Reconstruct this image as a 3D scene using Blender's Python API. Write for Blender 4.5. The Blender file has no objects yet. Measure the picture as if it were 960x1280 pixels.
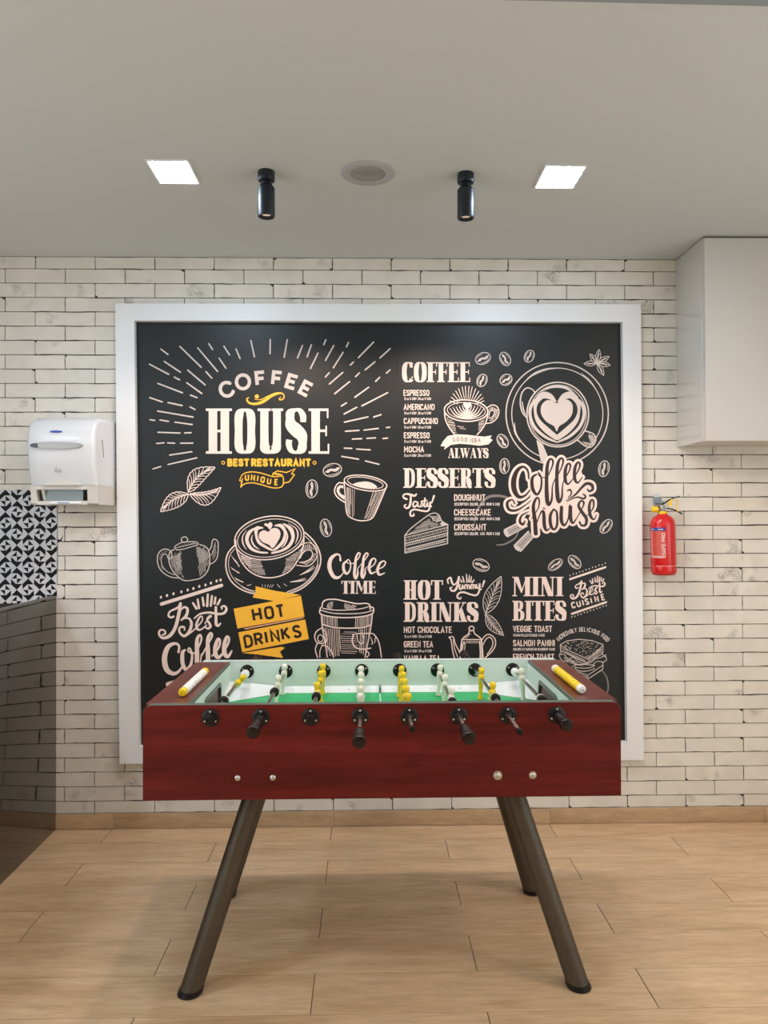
import bpy, bmesh, math, random
from mathutils import Vector, Matrix
from mathutils.geometry import delaunay_2d_cdt, tessellate_polygon
random.seed(7)
PI = math.pi
C = bpy.context.scene.collection
SC = bpy.context.scene

# ------------------------------------------------------------------ camera
EYE = 1.45
YAW, PITCH, ROLL, FPX = 0.0221261, 0.0100136, -0.0026102, 952.0
def cam_axes():
    cy, sy, cp, sp = math.cos(YAW), math.sin(YAW), math.cos(PITCH), math.sin(PITCH)
    cr, sr = math.cos(ROLL), math.sin(ROLL)
    f = Vector((sy*cp, cy*cp, sp)); r = Vector((cy, -sy, 0)); u = r.cross(f)
    return r*cr + u*sr, u*cr - r*sr, f
RT, UP, FW = cam_axes()
cd = bpy.data.cameras.new('camera'); cam = bpy.data.objects.new('camera', cd); C.objects.link(cam)
m3 = Matrix((RT, UP, -FW)).transposed()
cam.matrix_world = Matrix.Translation((0, 0, EYE)) @ m3.to_4x4()
cd.sensor_fit = 'HORIZONTAL'; cd.sensor_width = 36.0; cd.lens = 36.0*FPX/960.0
cd.clip_start = 0.02
SC.camera = cam
# ------------------------------------------------------------------ world, exposure
w = bpy.data.worlds.new('world'); SC.world = w; w.use_nodes = True
w.node_tree.nodes['Background'].inputs[0].default_value = (0.9, 0.95, 1, 1)
w.node_tree.nodes['Background'].inputs[1].default_value = 1.7
SC.view_settings.view_transform = 'Standard'; SC.view_settings.look = 'None'
SC.view_settings.gamma = 1.0; SC.view_settings.exposure = 0.42
COOL = (0.66, 0.82, 1.0); WARM = (1.0, 0.80, 0.62); NEUT = (1.0, 0.95, 0.88)
# x, y, colour, strength, seen in the photo
PANELS = [(-0.691, 2.732, COOL, 85, 'left'), (0.705, 2.750, COOL, 85, 'right'),
          (-0.95, -1.0, WARM, 190, None), (0.90, -1.0, WARM, 190, None),
          (-2.15, 1.3, COOL, 190, None), (2.15, 1.3, WARM, 170, None),  # unseen side panels, added to light the left cool and the right warm
          (-2.15, -1.0, NEUT, 190, None), (2.15, -1.0, WARM, 190, None)]  # more side panels added out of view as fill

WALL = 3.63          # face of the brick wall
CEIL = 2.70
def wall_pt(px, py, Y=WALL):
    """surveyed spot on a plane parallel to the wall"""
    d = RT*((px-480)/FPX) - UP*((py-640)/FPX) + FW
    t = Y/d.y
    return d.x*t, EYE + d.z*t

# ------------------------------------------------------------------ materials
MATS = {}
def mat(name, col, rough=0.5, metal=0.0, noise=0.0, nscale=20, bump=0.0, bscale=200, coat=0.0, spec=0.5, emit=None, es=0):
    if name in MATS: return MATS[name]
    m = bpy.data.materials.new(name); m.use_nodes = True; MATS[name] = m
    nt = m.node_tree; b = nt.nodes['Principled BSDF']
    b.inputs['Base Color'].default_value = (*col, 1); b.inputs['Roughness'].default_value = rough
    b.inputs['Metallic'].default_value = metal; b.inputs['Coat Weight'].default_value = coat
    b.inputs['Specular IOR Level'].default_value = spec
    if emit:
        b.inputs['Emission Color'].default_value = (*emit, 1); b.inputs['Emission Strength'].default_value = es
    if noise > 0:
        tc = nt.nodes.new('ShaderNodeTexCoord'); n = nt.nodes.new('ShaderNodeTexNoise')
        n.inputs['Scale'].default_value = nscale; n.inputs['Detail'].default_value = 4
        nt.links.new(tc.outputs['Object'], n.inputs['Vector'])
        mx = nt.nodes.new('ShaderNodeMix'); mx.data_type = 'RGBA'
        mx.inputs['A'].default_value = (*[c*(1-noise) for c in col], 1)
        mx.inputs['B'].default_value = (*[min(1, c*(1+noise)) for c in col], 1)
        nt.links.new(n.outputs['Fac'], mx.inputs['Factor']); nt.links.new(mx.outputs['Result'], b.inputs['Base Color'])
    if bump > 0:
        tc = nt.nodes.new('ShaderNodeTexCoord'); n2 = nt.nodes.new('ShaderNodeTexNoise')
        n2.inputs['Scale'].default_value = bscale
        nt.links.new(tc.outputs['Object'], n2.inputs['Vector'])
        bp = nt.nodes.new('ShaderNodeBump'); bp.inputs['Strength'].default_value = bump; bp.inputs['Distance'].default_value = 0.002
        nt.links.new(n2.outputs['Fac'], bp.inputs['Height']); nt.links.new(bp.outputs['Normal'], b.inputs['Normal'])
    return m

def ramp(nt, src, stops):
    r = nt.nodes.new('ShaderNodeValToRGB'); e = r.color_ramp.elements
    while len(e) < len(stops): e.new(0.5)
    for k, (p, c) in enumerate(stops):
        e[k].position = p; e[k].color = (*c, 1) if len(c) == 3 else c
    nt.links.new(src, r.inputs['Fac']); return r
def coords(nt, scale=(1, 1, 1), per_object=0.0):
    tc = nt.nodes.new('ShaderNodeTexCoord'); mp = nt.nodes.new('ShaderNodeMapping')
    mp.inputs['Scale'].default_value = scale
    if per_object:
        oi = nt.nodes.new('ShaderNodeObjectInfo'); mu = nt.nodes.new('ShaderNodeMath'); mu.operation = 'MULTIPLY'
        mu.inputs[1].default_value = per_object; nt.links.new(oi.outputs['Random'], mu.inputs[0])
        va = nt.nodes.new('ShaderNodeVectorMath'); va.operation = 'ADD'
        nt.links.new(tc.outputs['Object'], va.inputs[0]); nt.links.new(mu.outputs[0], va.inputs[1])
        nt.links.new(va.outputs[0], mp.inputs['Vector'])
    else:
        nt.links.new(tc.outputs['Object'], mp.inputs['Vector'])
    return mp.outputs[0]
def tex(nt, vec, scale, detail=4, rough=0.5, dist=0.0):
    n = nt.nodes.new('ShaderNodeTexNoise'); n.inputs['Scale'].default_value = scale
    n.inputs['Detail'].default_value = detail; n.inputs['Roughness'].default_value = rough
    n.inputs['Distortion'].default_value = dist
    nt.links.new(vec, n.inputs['Vector']); return n.outputs['Fac']
def mul(nt, a, b_, mode='MULTIPLY'):
    mx = nt.nodes.new('ShaderNodeMix'); mx.data_type = 'RGBA'; mx.blend_type = mode
    mx.inputs['Factor'].default_value = 1.0
    nt.links.new(a, mx.inputs['A']); nt.links.new(b_, mx.inputs['B']); return mx.outputs['Result']

def brick_material():
    m = mat('painted_brick', (0.74, 0.71, 0.63), 0.62); nt = m.node_tree; b = nt.nodes['Principled BSDF']
    v = coords(nt, (1, 1, 1), 37.0)
    base = ramp(nt, tex(nt, v, 9, 3), [(0.35, (0.70, 0.675, 0.60)), (0.7, (0.79, 0.765, 0.69))])
    # thin crack-like speckles: where fine noise crosses a narrow band, masked by large patches
    fine = ramp(nt, tex(nt, v, 70, 5, 0.7, 1.2), [(0.455, (1, 1, 1)), (0.49, (0.16, 0.15, 0.14)), (0.515, (0.16, 0.15, 0.14)), (0.55, (1, 1, 1))])
    patch = ramp(nt, tex(nt, v, 7.5, 2), [(0.62, (1, 1, 1)), (0.75, (0.25, 0.25, 0.25))])
    mx = nt.nodes.new('ShaderNodeMix'); mx.data_type = 'RGBA'; mx.blend_type = 'LIGHTEN'; mx.inputs['Factor'].default_value = 1
    nt.links.new(fine.outputs[0], mx.inputs['A']); nt.links.new(patch.outputs[0], mx.inputs['B'])
    out = mul(nt, base.outputs[0], mx.outputs['Result'])
    nt.links.new(out, b.inputs['Base Color'])
    return m
def wood_material(name, c0, c1, c2, scale, rough, coat=0.0, per=11.0, grain=1.0, spec=0.5):
    m = mat(name, c1, rough, coat=coat, spec=spec); nt = m.node_tree; b = nt.nodes['Principled BSDF']
    v = coords(nt, scale, per)
    a = ramp(nt, tex(nt, v, 2.2, 5, 0.6, 0.4), [(0.3, c0), (0.52, c1), (0.75, c2)])
    fb = 1 - 0.28*grain
    g = ramp(nt, tex(nt, v, 9, 6, 0.75), [(0.3, (fb, fb, fb)), (0.6, (1, 1, 1))])
    nt.links.new(mul(nt, a.outputs[0], g.outputs[0]), b.inputs['Base Color'])
    return m

M_brick = brick_material()
M_joint = mat('dark_joint', (0.045, 0.04, 0.035), 0.9)
M_ceil = mat('ceiling_paint', (0.575, 0.61, 0.62), 0.75, bump=0.08, bscale=90)
M_wallp = mat('plain_wall_paint', (0.62, 0.61, 0.57), 0.7)
M_frame = mat('white_frame_lacquer', (0.80, 0.82, 0.83), 0.38)
M_black = mat('mural_black', (0.009, 0.0125, 0.014), 0.40, spec=0.4)
M_cream = mat('mural_cream', (0.84, 0.69, 0.62), 0.30)
M_pale = mat('mural_pale', (0.62, 0.55, 0.51), 0.30)
M_grey = mat('mural_grey', (0.22, 0.20, 0.19), 0.30)
M_yel = mat('mural_yellow', (0.93, 0.50, 0.05), 0.30)
M_ink = mat('mural_ink', (0.03, 0.018, 0.018), 0.30)
M_seam = mat('seam_grey', (0.09, 0.10, 0.10), 0.5)
M_plank = wood_material('oak_tile', (0.56, 0.37, 0.20), (0.68, 0.475, 0.28), (0.77, 0.56, 0.36), (0.9, 5.5, 1), 0.33)
M_skirt = wood_material('oak_skirting_tile', (0.50, 0.34, 0.19), (0.57, 0.40, 0.24), (0.63, 0.46, 0.29), (0.9, 4, 4), 0.35)
M_grout = mat('grout', (0.17, 0.12, 0.08), 0.8)
M_mahog = wood_material('mahogany_laminate', (0.072, 0.0055, 0.0045), (0.112, 0.0095, 0.0078), (0.165, 0.017, 0.013), (0.7, 3, 9), 0.38, per=0.0, spec=0.22)
M_mahogtop = wood_material('mahogany_top', (0.105, 0.022, 0.016), (0.145, 0.034, 0.024), (0.185, 0.046, 0.032), (5, 0.9, 2), 0.3, per=0.0)
M_mint = mat('mint_laminate', (0.62, 0.74, 0.70), 0.4)
M_white = mat('white_plastic', (0.82, 0.83, 0.84), 0.3)
M_field = mat('pitch_green', (0.008, 0.42, 0.13), 0.45, noise=0.08)
M_blk = mat('black_plastic', (0.006, 0.0055, 0.0055), 0.35, spec=0.3)
M_grip = mat('grip_black', (0.010, 0.006, 0.005), 0.3, spec=0.4)
M_steel = mat('chrome_steel', (0.55, 0.53, 0.50), 0.22, metal=1.0)
M_screw = mat('screw_steel', (0.50, 0.49, 0.46), 0.35, metal=0.9)
M_leg = mat('hammered_bronze', (0.085, 0.07, 0.05), 0.42, metal=0.55, noise=0.5, nscale=260, bump=0.5, bscale=320)
M_pyel = mat('yellow_plastic', (0.85, 0.58, 0.01), 0.32)
M_pwht = mat('ivory_plastic', (0.76, 0.75, 0.64), 0.32)
M_edge = mat('edge_band', (0.10, 0.12, 0.10), 0.5)
M_disp = mat('dispenser_white', (0.66, 0.69, 0.72), 0.25)
M_dispb = mat('dispenser_cream', (0.60, 0.58, 0.53), 0.35)
M_chrome = mat('satin_chrome', (0.34, 0.335, 0.31), 0.35, metal=0.9)
M_smoke = mat('smoky_window', (0.20, 0.26, 0.26), 0.15)
M_blue = mat('badge_blue', (0.02, 0.09, 0.42), 0.3)
M_red = mat('extinguisher_red', (0.62, 0.012, 0.014), 0.22, coat=0.3)
M_redlab = mat('label_red', (0.60, 0.10, 0.07), 0.4)
M_prtw = mat('label_white', (0.85, 0.80, 0.78), 0.4)
M_navy = mat('label_navy', (0.03, 0.06, 0.30), 0.4)
M_spot = mat('spot_black', (0.006, 0.010, 0.017), 0.38)
M_spk = mat('speaker_white', (0.40, 0.41, 0.43), 0.5)
M_cab = mat('cabinet_gloss', (0.60, 0.585, 0.545), 0.05, coat=0.8)
M_door = mat('cabinet_door_satin', (0.60, 0.585, 0.545), 0.38)
M_tilew = mat('tile_white', (0.62, 0.64, 0.67), 0.5, spec=0.2)
M_tileb = mat('tile_black', (0.006, 0.006, 0.009), 0.5, spec=0.15)
M_part = mat('black_gloss_panel', (0.014, 0.011, 0.010), 0.05, spec=0.6)
M_slate = mat('slate_paint', (0.27, 0.31, 0.34), 0.6)

# ------------------------------------------------------------------ mesh helpers
def link(name, bm, mats, parent=None, label=None, smooth=False):
    me = bpy.data.meshes.new(name); bm.normal_update(); bm.to_mesh(me); bm.free()
    for m in (mats if isinstance(mats, (list, tuple)) else [mats]): me.materials.append(m)
    if smooth:
        for p in me.polygons: p.use_smooth = True
        me.set_sharp_from_angle(angle=math.radians(38))
    o = bpy.data.objects.new(name, me); C.objects.link(o)
    if parent: o.parent = parent
    if label: o['label'] = label
    return o
def thing(name, label, cat, loc=(0, 0, 0), group=None, rot=(0, 0, 0)):
    o = bpy.data.objects.new(name, None); C.objects.link(o); o.location = loc; o.rotation_euler = rot
    o['label'] = label; o['category'] = cat
    if group: o['group'] = group
    return o
def struct(name, bm, mats):
    o = link(name, bm, mats); o['kind'] = 'structure'; return o
def bx(bm, x0, x1, y0, y1, z0, z1, mi=0, bev=0.0, seg=2):
    t = bmesh.new()
    v = [t.verts.new((x, y, z)) for x in (x0, x1) for y in (y0, y1) for z in (z0, z1)]
    for q in ((0, 1, 3, 2), (4, 6, 7, 5), (0, 4, 5, 1), (2, 3, 7, 6), (0, 2, 6, 4), (1, 5, 7, 3)):
        t.faces.new([v[i] for i in q])
    bmesh.ops.recalc_face_normals(t, faces=t.faces)
    if bev: bmesh.ops.bevel(t, geom=t.edges[:], offset=bev, segments=seg, affect='EDGES', profile=0.6)
    merge(bm, t, mi); return bm
def merge(bm, t, mi=0):
    mp = {v: bm.verts.new(v.co) for v in t.verts}
    for f in t.faces:
        try: g = bm.faces.new([mp[v] for v in f.verts]); g.material_index = mi
        except ValueError: pass
    t.free()
def lathe(bm, prof, axis='Z', n=32, origin=(0, 0, 0), mi=0):
    """prof: list of (radius, height) turned round an axis"""
    o = Vector(origin); rings = []
    def P(r, h, a):
        c, s = r*math.cos(a), r*math.sin(a)
        return {'Z': Vector((c, s, h)), 'Y': Vector((c, h, s)), 'X': Vector((h, c, s))}[axis] + o
    for r, h in prof:
        rings.append([bm.verts.new(P(max(r, 1e-5), h, 2*PI*k/n)) for k in range(n)])
    for a, b in zip(rings, rings[1:]):
        for k in range(n):
            f = bm.faces.new((a[k], a[(k+1) % n], b[(k+1) % n], b[k])); f.material_index = mi
    for r in (rings[0], rings[-1]):
        f = bm.faces.new(r); f.material_index = mi
    bmesh.ops.recalc_face_normals(bm, faces=bm.faces); return bm
def tube(bm, pts, rad, n=12, mi=0):
    pts = [Vector(p) for p in pts]; rings = []
    rr = rad if isinstance(rad, (list, tuple)) else [rad]*len(pts)
    for i, p in enumerate(pts):
        d = (pts[min(i+1, len(pts)-1)] - pts[max(i-1, 0)]).normalized()
        up = Vector((0, 0, 1)) if abs(d.z) < 0.9 else Vector((1, 0, 0))
        a = d.cross(up).normalized(); b = d.cross(a)
        rings.append([bm.verts.new(p + (a*math.cos(2*PI*k/n) + b*math.sin(2*PI*k/n))*rr[i]) for k in range(n)])
    for a, b in zip(rings, rings[1:]):
        for k in range(n): f = bm.faces.new((a[k], a[(k+1) % n], b[(k+1) % n], b[k])); f.material_index = mi
    for r in (rings[0], rings[-1]): f = bm.faces.new(r); f.material_index = mi
    bmesh.ops.recalc_face_normals(bm, faces=bm.faces); return bm
def prism(bm, poly, a0, a1, plane='XZ', mi=0):
    """extrude a 2-D outline between a0 and a1 along the third axis"""
    def P(u, v, a): return {'XZ': (u, a, v), 'YZ': (a, u, v), 'XY': (u, v, a)}[plane]
    A = [bm.verts.new(P(u, v, a0)) for u, v in poly]; B = [bm.verts.new(P(u, v, a1)) for u, v in poly]
    n = len(poly); fs = [bm.faces.new(A), bm.faces.new(B)]
    for k in range(n): fs.append(bm.faces.new((A[k], A[(k+1) % n], B[(k+1) % n], B[k])))
    for f in fs: f.material_index = mi
    bmesh.ops.recalc_face_normals(bm, faces=bm.faces); return bm
def box_obj(name, dims, mats, parent=None, bev=0.0, label=None, smooth=False):
    return link(name, bx(bmesh.new(), *dims, bev=bev), mats, parent, label, smooth or bev > 0)

def union2d(polys, eps=1e-7):
    """merge overlapping flat outlines into one clean, non-overlapping triangulation"""
    V, F = [], []; tris = []; total = 0.0
    for p in polys:
        q = []
        for a in p:
            if not q or math.hypot(a[0]-q[-1][0], a[1]-q[-1][1]) > eps*4: q.append(a)
        if len(q) < 3: continue
        T = tessellate_polygon([[Vector((a[0], a[1], 0)) for a in q]]) if len(q) > 3 else [(0, 1, 2)]
        if len(q) == 4: T = [(0, 1, 2), (0, 2, 3)]
        for t in T:
            A, B, D = (q[i] for i in t)
            ar = (B[0]-A[0])*(D[1]-A[1])-(D[0]-A[0])*(B[1]-A[1])
            if abs(ar) < 2e-9: continue
            if ar < 0: B, D = D, B
            tris.append((A, B, D)); total += abs(ar)/2
            F.append([len(V), len(V)+1, len(V)+2]); V += [Vector(A), Vector(B), Vector(D)]
    if not F: return [], []
    ov, oe, of, _, _, oof = delaunay_2d_cdt(V, [], F, 1, eps, True)
    out = [f for f, o in zip(of, oof) if o]
    area = sum(abs((ov[f[1]]-ov[f[0]]).cross(ov[f[2]]-ov[f[0]]))/2 for f in out if len(f) == 3)
    if area > total*1.002:       # keep only the triangles that really lie in some stroke
        def inside(c, t):
            (x1, y1), (x2, y2), (x3, y3) = t
            return ((x2-x1)*(c.y-y1)-(y2-y1)*(c.x-x1) >= -1e-12 and (x3-x2)*(c.y-y2)-(y3-y2)*(c.x-x2) >= -1e-12
                    and (x1-x3)*(c.y-y3)-(y1-y3)*(c.x-x3) >= -1e-12)
        bbs = [(min(p[0] for p in t), max(p[0] for p in t), min(p[1] for p in t), max(p[1] for p in t), t) for t in tris]
        keep = []
        for f in out:
            c = sum((ov[i] for i in f), Vector((0, 0)))/len(f)
            if any(b_[0] <= c.x <= b_[1] and b_[2] <= c.y <= b_[3] and inside(c, b_[4]) for b_ in bbs): keep.append(f)
        out = keep
    return ov, out

# ================================================================== THE ROOM
XL, XR, YB = -2.75, 2.75, -3.6
WY0, WY1 = -1.4, 2.3
struct('ceiling', bx(bmesh.new(), XL, XR, YB, WALL+0.1, CEIL, CEIL+0.1), M_ceil)
# unseen side walls; wide openings added beside the viewpoint to let in fill light
for nm, xa in (('wall_left', XL-0.1), ('wall_right', XR)):
    bm = bmesh.new()
    bx(bm, xa, xa+0.1, WY1, WALL+0.1, 0, CEIL); bx(bm, xa, xa+0.1, YB, WY0, 0, CEIL)
    bx(bm, xa, xa+0.1, WY0, WY1, 0, 0.45); bx(bm, xa, xa+0.1, WY0, WY1, 2.45, CEIL)
    struct(nm, bm, M_wallp)
struct('wall_rear', bx(bmesh.new(), XL-0.1, XR+0.1, YB-0.1, YB, 0, CEIL), mat('rear_wall_paint', (0.13, 0.125, 0.12), 0.7))
# bluish drop of the ceiling whose edge just enters the picture, top right
t_ = struct('trim_1', prism(bmesh.new(), [(0.33, 1.806), (2.70, 1.842), (2.70, 1.60), (0.33, 1.60)], CEIL-0.006, CEIL, 'XY'), M_slate)

# ---- floor of wood-look tiles
fl = struct('floor', bx(bmesh.new(), XL, XR, YB, WALL+0.1, -0.1, -0.002), M_grout)
rows = [3.63, 3.462, 3.262, 3.062, 2.868, 2.663, 2.455, 2.253, 2.05, 1.85, 1.65, 1.45]
G = 0.0016
plank_cache = {}
for r in range(len(rows)-1):
    y1, y0 = rows[r], rows[r+1]
    off = -0.170 if r % 2 == 0 else 0.350      # alternate rows are shifted by half a tile
    if r == 0: off = -0.170
    for k in range(-3, 4):
        x0, x1 = off + 1.032*k, off + 1.032*(k+1)
        if x1 < XL or x0 > XR: continue
        x0, x1 = max(x0, XL), min(x1, XR)
        if y1 < 2.0 and (x0 > 1.6 or x1 < -1.7): pass
        lx, ly = x1-x0-2*G, y1-y0-2*G
        key = (round(lx, 3), round(ly, 3))
        if key not in plank_cache:
            bm = bmesh.new(); bx(bm, -lx/2, lx/2, -ly/2, ly/2, -0.008, 0, bev=0.0008, seg=1)
            o = link('plank', bm, M_plank, fl); plank_cache[key] = o.data
        else:
            o = bpy.data.objects.new('plank', plank_cache[key]); C.objects.link(o); o.parent = fl
        o.location = ((x0+x1)/2, (y0+y1)/2, random.uniform(-0.0003, 0.0))
# the floor nearer the viewer and behind the camera: same tiles, joined
bm = bmesh.new()
y = 1.45; r = 1
while y > YB:
    off = 0.35 if r % 2 else -0.17
    for k in range(-4, 4):
        x0, x1 = max(off+1.032*k, XL), min(off+1.032*(k+1), XR)
        if x1-x0 > 0.02: bx(bm, x0+G, x1-G, max(y-0.2, YB)+G, y-G, -0.008, 0)
    y -= 0.2; r += 1
o = link('plank', bm, M_plank, fl, 'remaining wood-look floor tiles behind the viewpoint'); o['kind'] = 'stuff'

# ---- back wall: white-painted brick
wb = struct('wall_back', bx(bmesh.new(), XL, XR, WALL+0.004, WALL+0.1, 0, CEIL), M_joint)
FR = dict(tl=(-1.181, 2.469), tr=(1.308, 2.474), br=(1.308, 0.307), bl=(-1.159, 0.312))     # outer corners of the picture frame
def brick_mesh(w_, h_, seed):
    R_ = random.Random(seed); g = 0.0018
    def edge(p, q, n):
        out = []
        for k in range(n):
            t = k/n; out.append((p[0]+(q[0]-p[0])*t, p[1]+(q[1]-p[1])*t))
        return out
    def cr():      # a chipped or rounded corner size
        return R_.choice([0.001, 0.0015, 0.002, 0.003, 0.004, 0.008, 0.011]) if R_.random() < 0.6 else 0.0015
    x0, x1, z0, z1 = g, w_-g, g, h_-g
    c = [cr() for _ in range(4)]
    pts = []
    pts += [(x0, z0+c[0]), (x0+c[0]*R_.uniform(.8, 1.6), z0)]
    for t in (0.2, 0.4, 0.6, 0.8): pts.append((x0+(x1-x0)*(t+R_.uniform(-.06, .06)), z0 + R_.choice([0, 0, 0, 0.0006, 0.0022])))
    pts += [(x1-c[1]*R_.uniform(.8, 1.6), z0), (x1, z0+c[1])]
    pts.append((x1-R_.choice([0, 0.0005, 0.0015]), z0+(z1-z0)*R_.uniform(.4, .6)))
    pts += [(x1, z1-c[2]), (x1-c[2]*R_.uniform(.8, 1.8), z1)]
    for t in (0.8, 0.6, 0.4, 0.2): pts.append((x0+(x1-x0)*(t+R_.uniform(-.06, .06)), z1 - R_.choice([0, 0, 0, 0.0006, 0.002])))
    pts += [(x0+c[3]*R_.uniform(.8, 1.8), z1), (x0, z1-c[3])]
    pts.append((x0+R_.choice([0, 0.0005, 0.0018]), z0+(z1-z0)*R_.uniform(.4, .6)))
    bm = bmesh.new()
    top = [bm.verts.new((x, -0.003, z)) for x, z in pts]; bot = [bm.verts.new((x, 0.004, z)) for x, z in pts]
    bm.faces.new(top); n = len(pts)
    for k in range(n): bm.faces.new((top[k], top[(k+1) % n], bot[(k+1) % n], bot[k]))
    bmesh.ops.recalc_face_normals(bm, faces=bm.faces)
    me = bpy.data.meshes.new('brick'); bm.to_mesh(me); bm.free(); me.materials.append(M_brick); return me
PITCHX, PITCHZ = 0.2808, 0.0679
full = [brick_mesh(PITCHX, PITCHZ, s) for s in range(12)]
nb = 0
for r in range(-1, 39):
    z1 = 2.641 - PITCHZ*r; z0 = z1 - PITCHZ
    if r == -1: z1 = CEIL-0.001
    if z0 < 0.072: z0 = 0.072
    if z1 - z0 < 0.01: continue
    off = -1.567 if r % 2 else -1.567 - PITCHX/2
    for k in range(-2, 14):
        x0 = off + PITCHX*k; x1 = x0 + PITCHX
        if x1 < -1.80 or x0 > 1.98: continue
        # nothing to build where the picture frame covers the wall
        if x0 > -1.15 and x1 < 1.30 and z0 > 0.33 and z1 < 2.455: continue
        # nor behind the tiles, the black partition, the cupboard
        if x1 < -1.49 and z1 < 1.59: continue
        if x0 > 1.53 and z0 > 1.82: continue
        if r == -1 or z0 <= 0.0721 or (x0 < -1.462 < x1 and z1 < 1.60):
            xx0 = x0
            if x0 < -1.462 and z1 < 1.60: xx0 = -1.461 if z0 > 1.085 else x0
            if x1 - xx0 < 0.01: continue
            me = brick_mesh(x1-xx0, z1-z0, 100+nb); x0 = xx0
        else:
            me = full[(k*5 + r*7 + (r*k) % 3) % 12]
        o = bpy.data.objects.new('brick', me); C.objects.link(o); o.parent = wb
        o.location = (x0, WALL + random.uniform(-0.0004, 0.0004), z0); nb += 1
# bricks of the same wall out of the picture on both sides, joined
bm = bmesh.new()
for r in range(-1, 39):
    z1 = 2.641 - PITCHZ*r; z0 = max(z1 - PITCHZ, 0.072)
    if r == -1: z1 = CEIL-0.001
    if z1 - z0 < 0.01: continue
    off = -1.567 if r % 2 else -1.567 - PITCHX/2
    for k in range(-6, 18):
        x0 = off + PITCHX*k; x1 = x0 + PITCHX
        if not (x1 < -1.80 or x0 > 1.98): continue
        x0, x1 = max(x0, XL), min(x1, XR)
        if x1-x0 < 0.02 or (x0 > -2.17 and x1 < 0 and z1 < 1.60): continue
        bx(bm, x0+0.0018, x1-0.0018, WALL-0.003, WALL+0.004, z0+0.0018, z1-0.0018)
o = link('brick', bm, M_brick, wb); o['kind'] = 'stuff'

# ---- skirting of the same wood-look tile
bb = struct('baseboard_back', bx(bmesh.new(), XL, XR, WALL-0.008, WALL+0.004, 0, 0.070), mat('light_grout', (0.62, 0.57, 0.50), 0.8))
for a, b in ((-2.23, -1.194), (-1.194, -0.159), (-0.159, 0.867), (0.867, 1.898), (1.898, 2.74)):
    box_obj('skirting_tile', (a+0.001, b-0.001, WALL-0.013, WALL-0.0075, 0.0025, 0.0735), M_skirt, bb, 0.001)

# ================================================================== PATTERNED TILES (left)
tiles = thing('patterned_tile_panel', 'black and white pinwheel-patterned wall tiles left of the brick, below the dispenser', 'wall tiles', (-1.72, WALL, 1.08))
def clip_poly(p, z1):
    out = []
    for i in range(len(p)):
        a, b = p[i], p[(i+1) % len(p)]
        ia, ib = a[1] <= z1, b[1] <= z1
        if ia: out.append(a)
        if ia != ib:
            t = (z1-a[1])/(b[1]-a[1]); out.append((a[0]+(b[0]-a[0])*t, z1))
    return out
ev = [[(15, 172), (15, 127), (65, 80), (113, 131), (58, 131)], [(115, 183), (115, 228), (65, 275), (17, 224), (72, 224)],
      [(66, 134), (111, 177), (66, 177)], [(19, 179), (64, 179), (64, 222)]]
def tile_geo(flip):
    res = []
    for p in ev:
        q = [((x-65)*(-1 if flip else 1), -(z-178)) for x, z in p]
        res.append(q)
    return res
U = 0.107/200*1.0     # metres per drawing unit
TOPZ, X_R = 1.596, -1.4625
ncol = 13
for c_ in range(ncol):
    flip = (c_ % 2 == 1)
    xc = X_R - 50*U - c_*100*U
    for r_ in range(-1, 6):
        zc = TOPZ - 98*U - r_*196*U - (98*U if flip else 0)
        ztop, zbot = zc+98*U, zc-98*U
        if zbot >= TOPZ-0.004: continue
        zt = min(ztop, TOPZ)
        if zt < 1.07: continue
        zb_ = max(zbot, 1.06)
        bm = bmesh.new()
        bx(bm, -50*U+0.0002, 50*U-0.0002, -0.004, 0.004, zb_-zc+0.0002, zt-zc-0.0002)
        for p in tile_geo(flip):
            q = clip_poly([(x*U, z*U) for x, z in p], zt-zc-0.0004)
            q = [(x, -z) for x, z in clip_poly([(x, -z) for x, z in q], -(zb_-zc+0.0004))] if q else q
            if len(q) < 3: continue
            f = bm.faces.new([bm.verts.new((x, -0.0043, z)) for x, z in q]); f.material_index = 1
            if f.normal.y > 0: f.normal_flip()
        o = link('tile', bm, [M_tilew, M_tileb], tiles)
        o.location = (xc+1.72, 0.0, zc-1.08)

# ================================================================== BLACK PARTITION
pt = thing('black_gloss_partition', 'low glossy black partition panel reflecting the bricks, at the left edge', 'partition', (-1.463, 2.9, 0))
box_obj('panel', (-0.025, 0.0, -0.95, 0.722, 0.0, 1.092), M_part, pt, 0.002)
box_obj('top_edge', (-0.0255, 0.0005, -0.95, 0.722, 1.090, 1.0955), mat('edge_grey', (0.10, 0.10, 0.10), 0.3), pt, 0.001, 'dark grey top edge strip')

# ================================================================== CUPBOARD (right)
cb = thing('wall_cupboard', 'glossy off-white wall cupboard hung under the ceiling at the right edge', 'cupboard', (1.49, 3.33, 1.795))
box_obj('side_panel', (0.0, 0.018, 0.004, 0.295, 0.0, 0.900), M_cab, cb, 0.0006)
box_obj('body', (0.018, 0.85, 0.02, 0.295, 0.002, 0.900), mat('cabinet_carcass', (0.6, 0.58, 0.54), 0.4), cb)
for i, (a, b) in enumerate(((0.0, 0.419), (0.422, 0.85))):
    box_obj('door', (a, b, -0.016, 0.002, -0.002, 0.894), M_door, cb, 0.001)
box_obj('shadow_gap', (0.003, 0.85, 0.0, 0.29, 0.9, 0.905), M_edge, cb, 0, 'dark gap strip against the ceiling')

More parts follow.
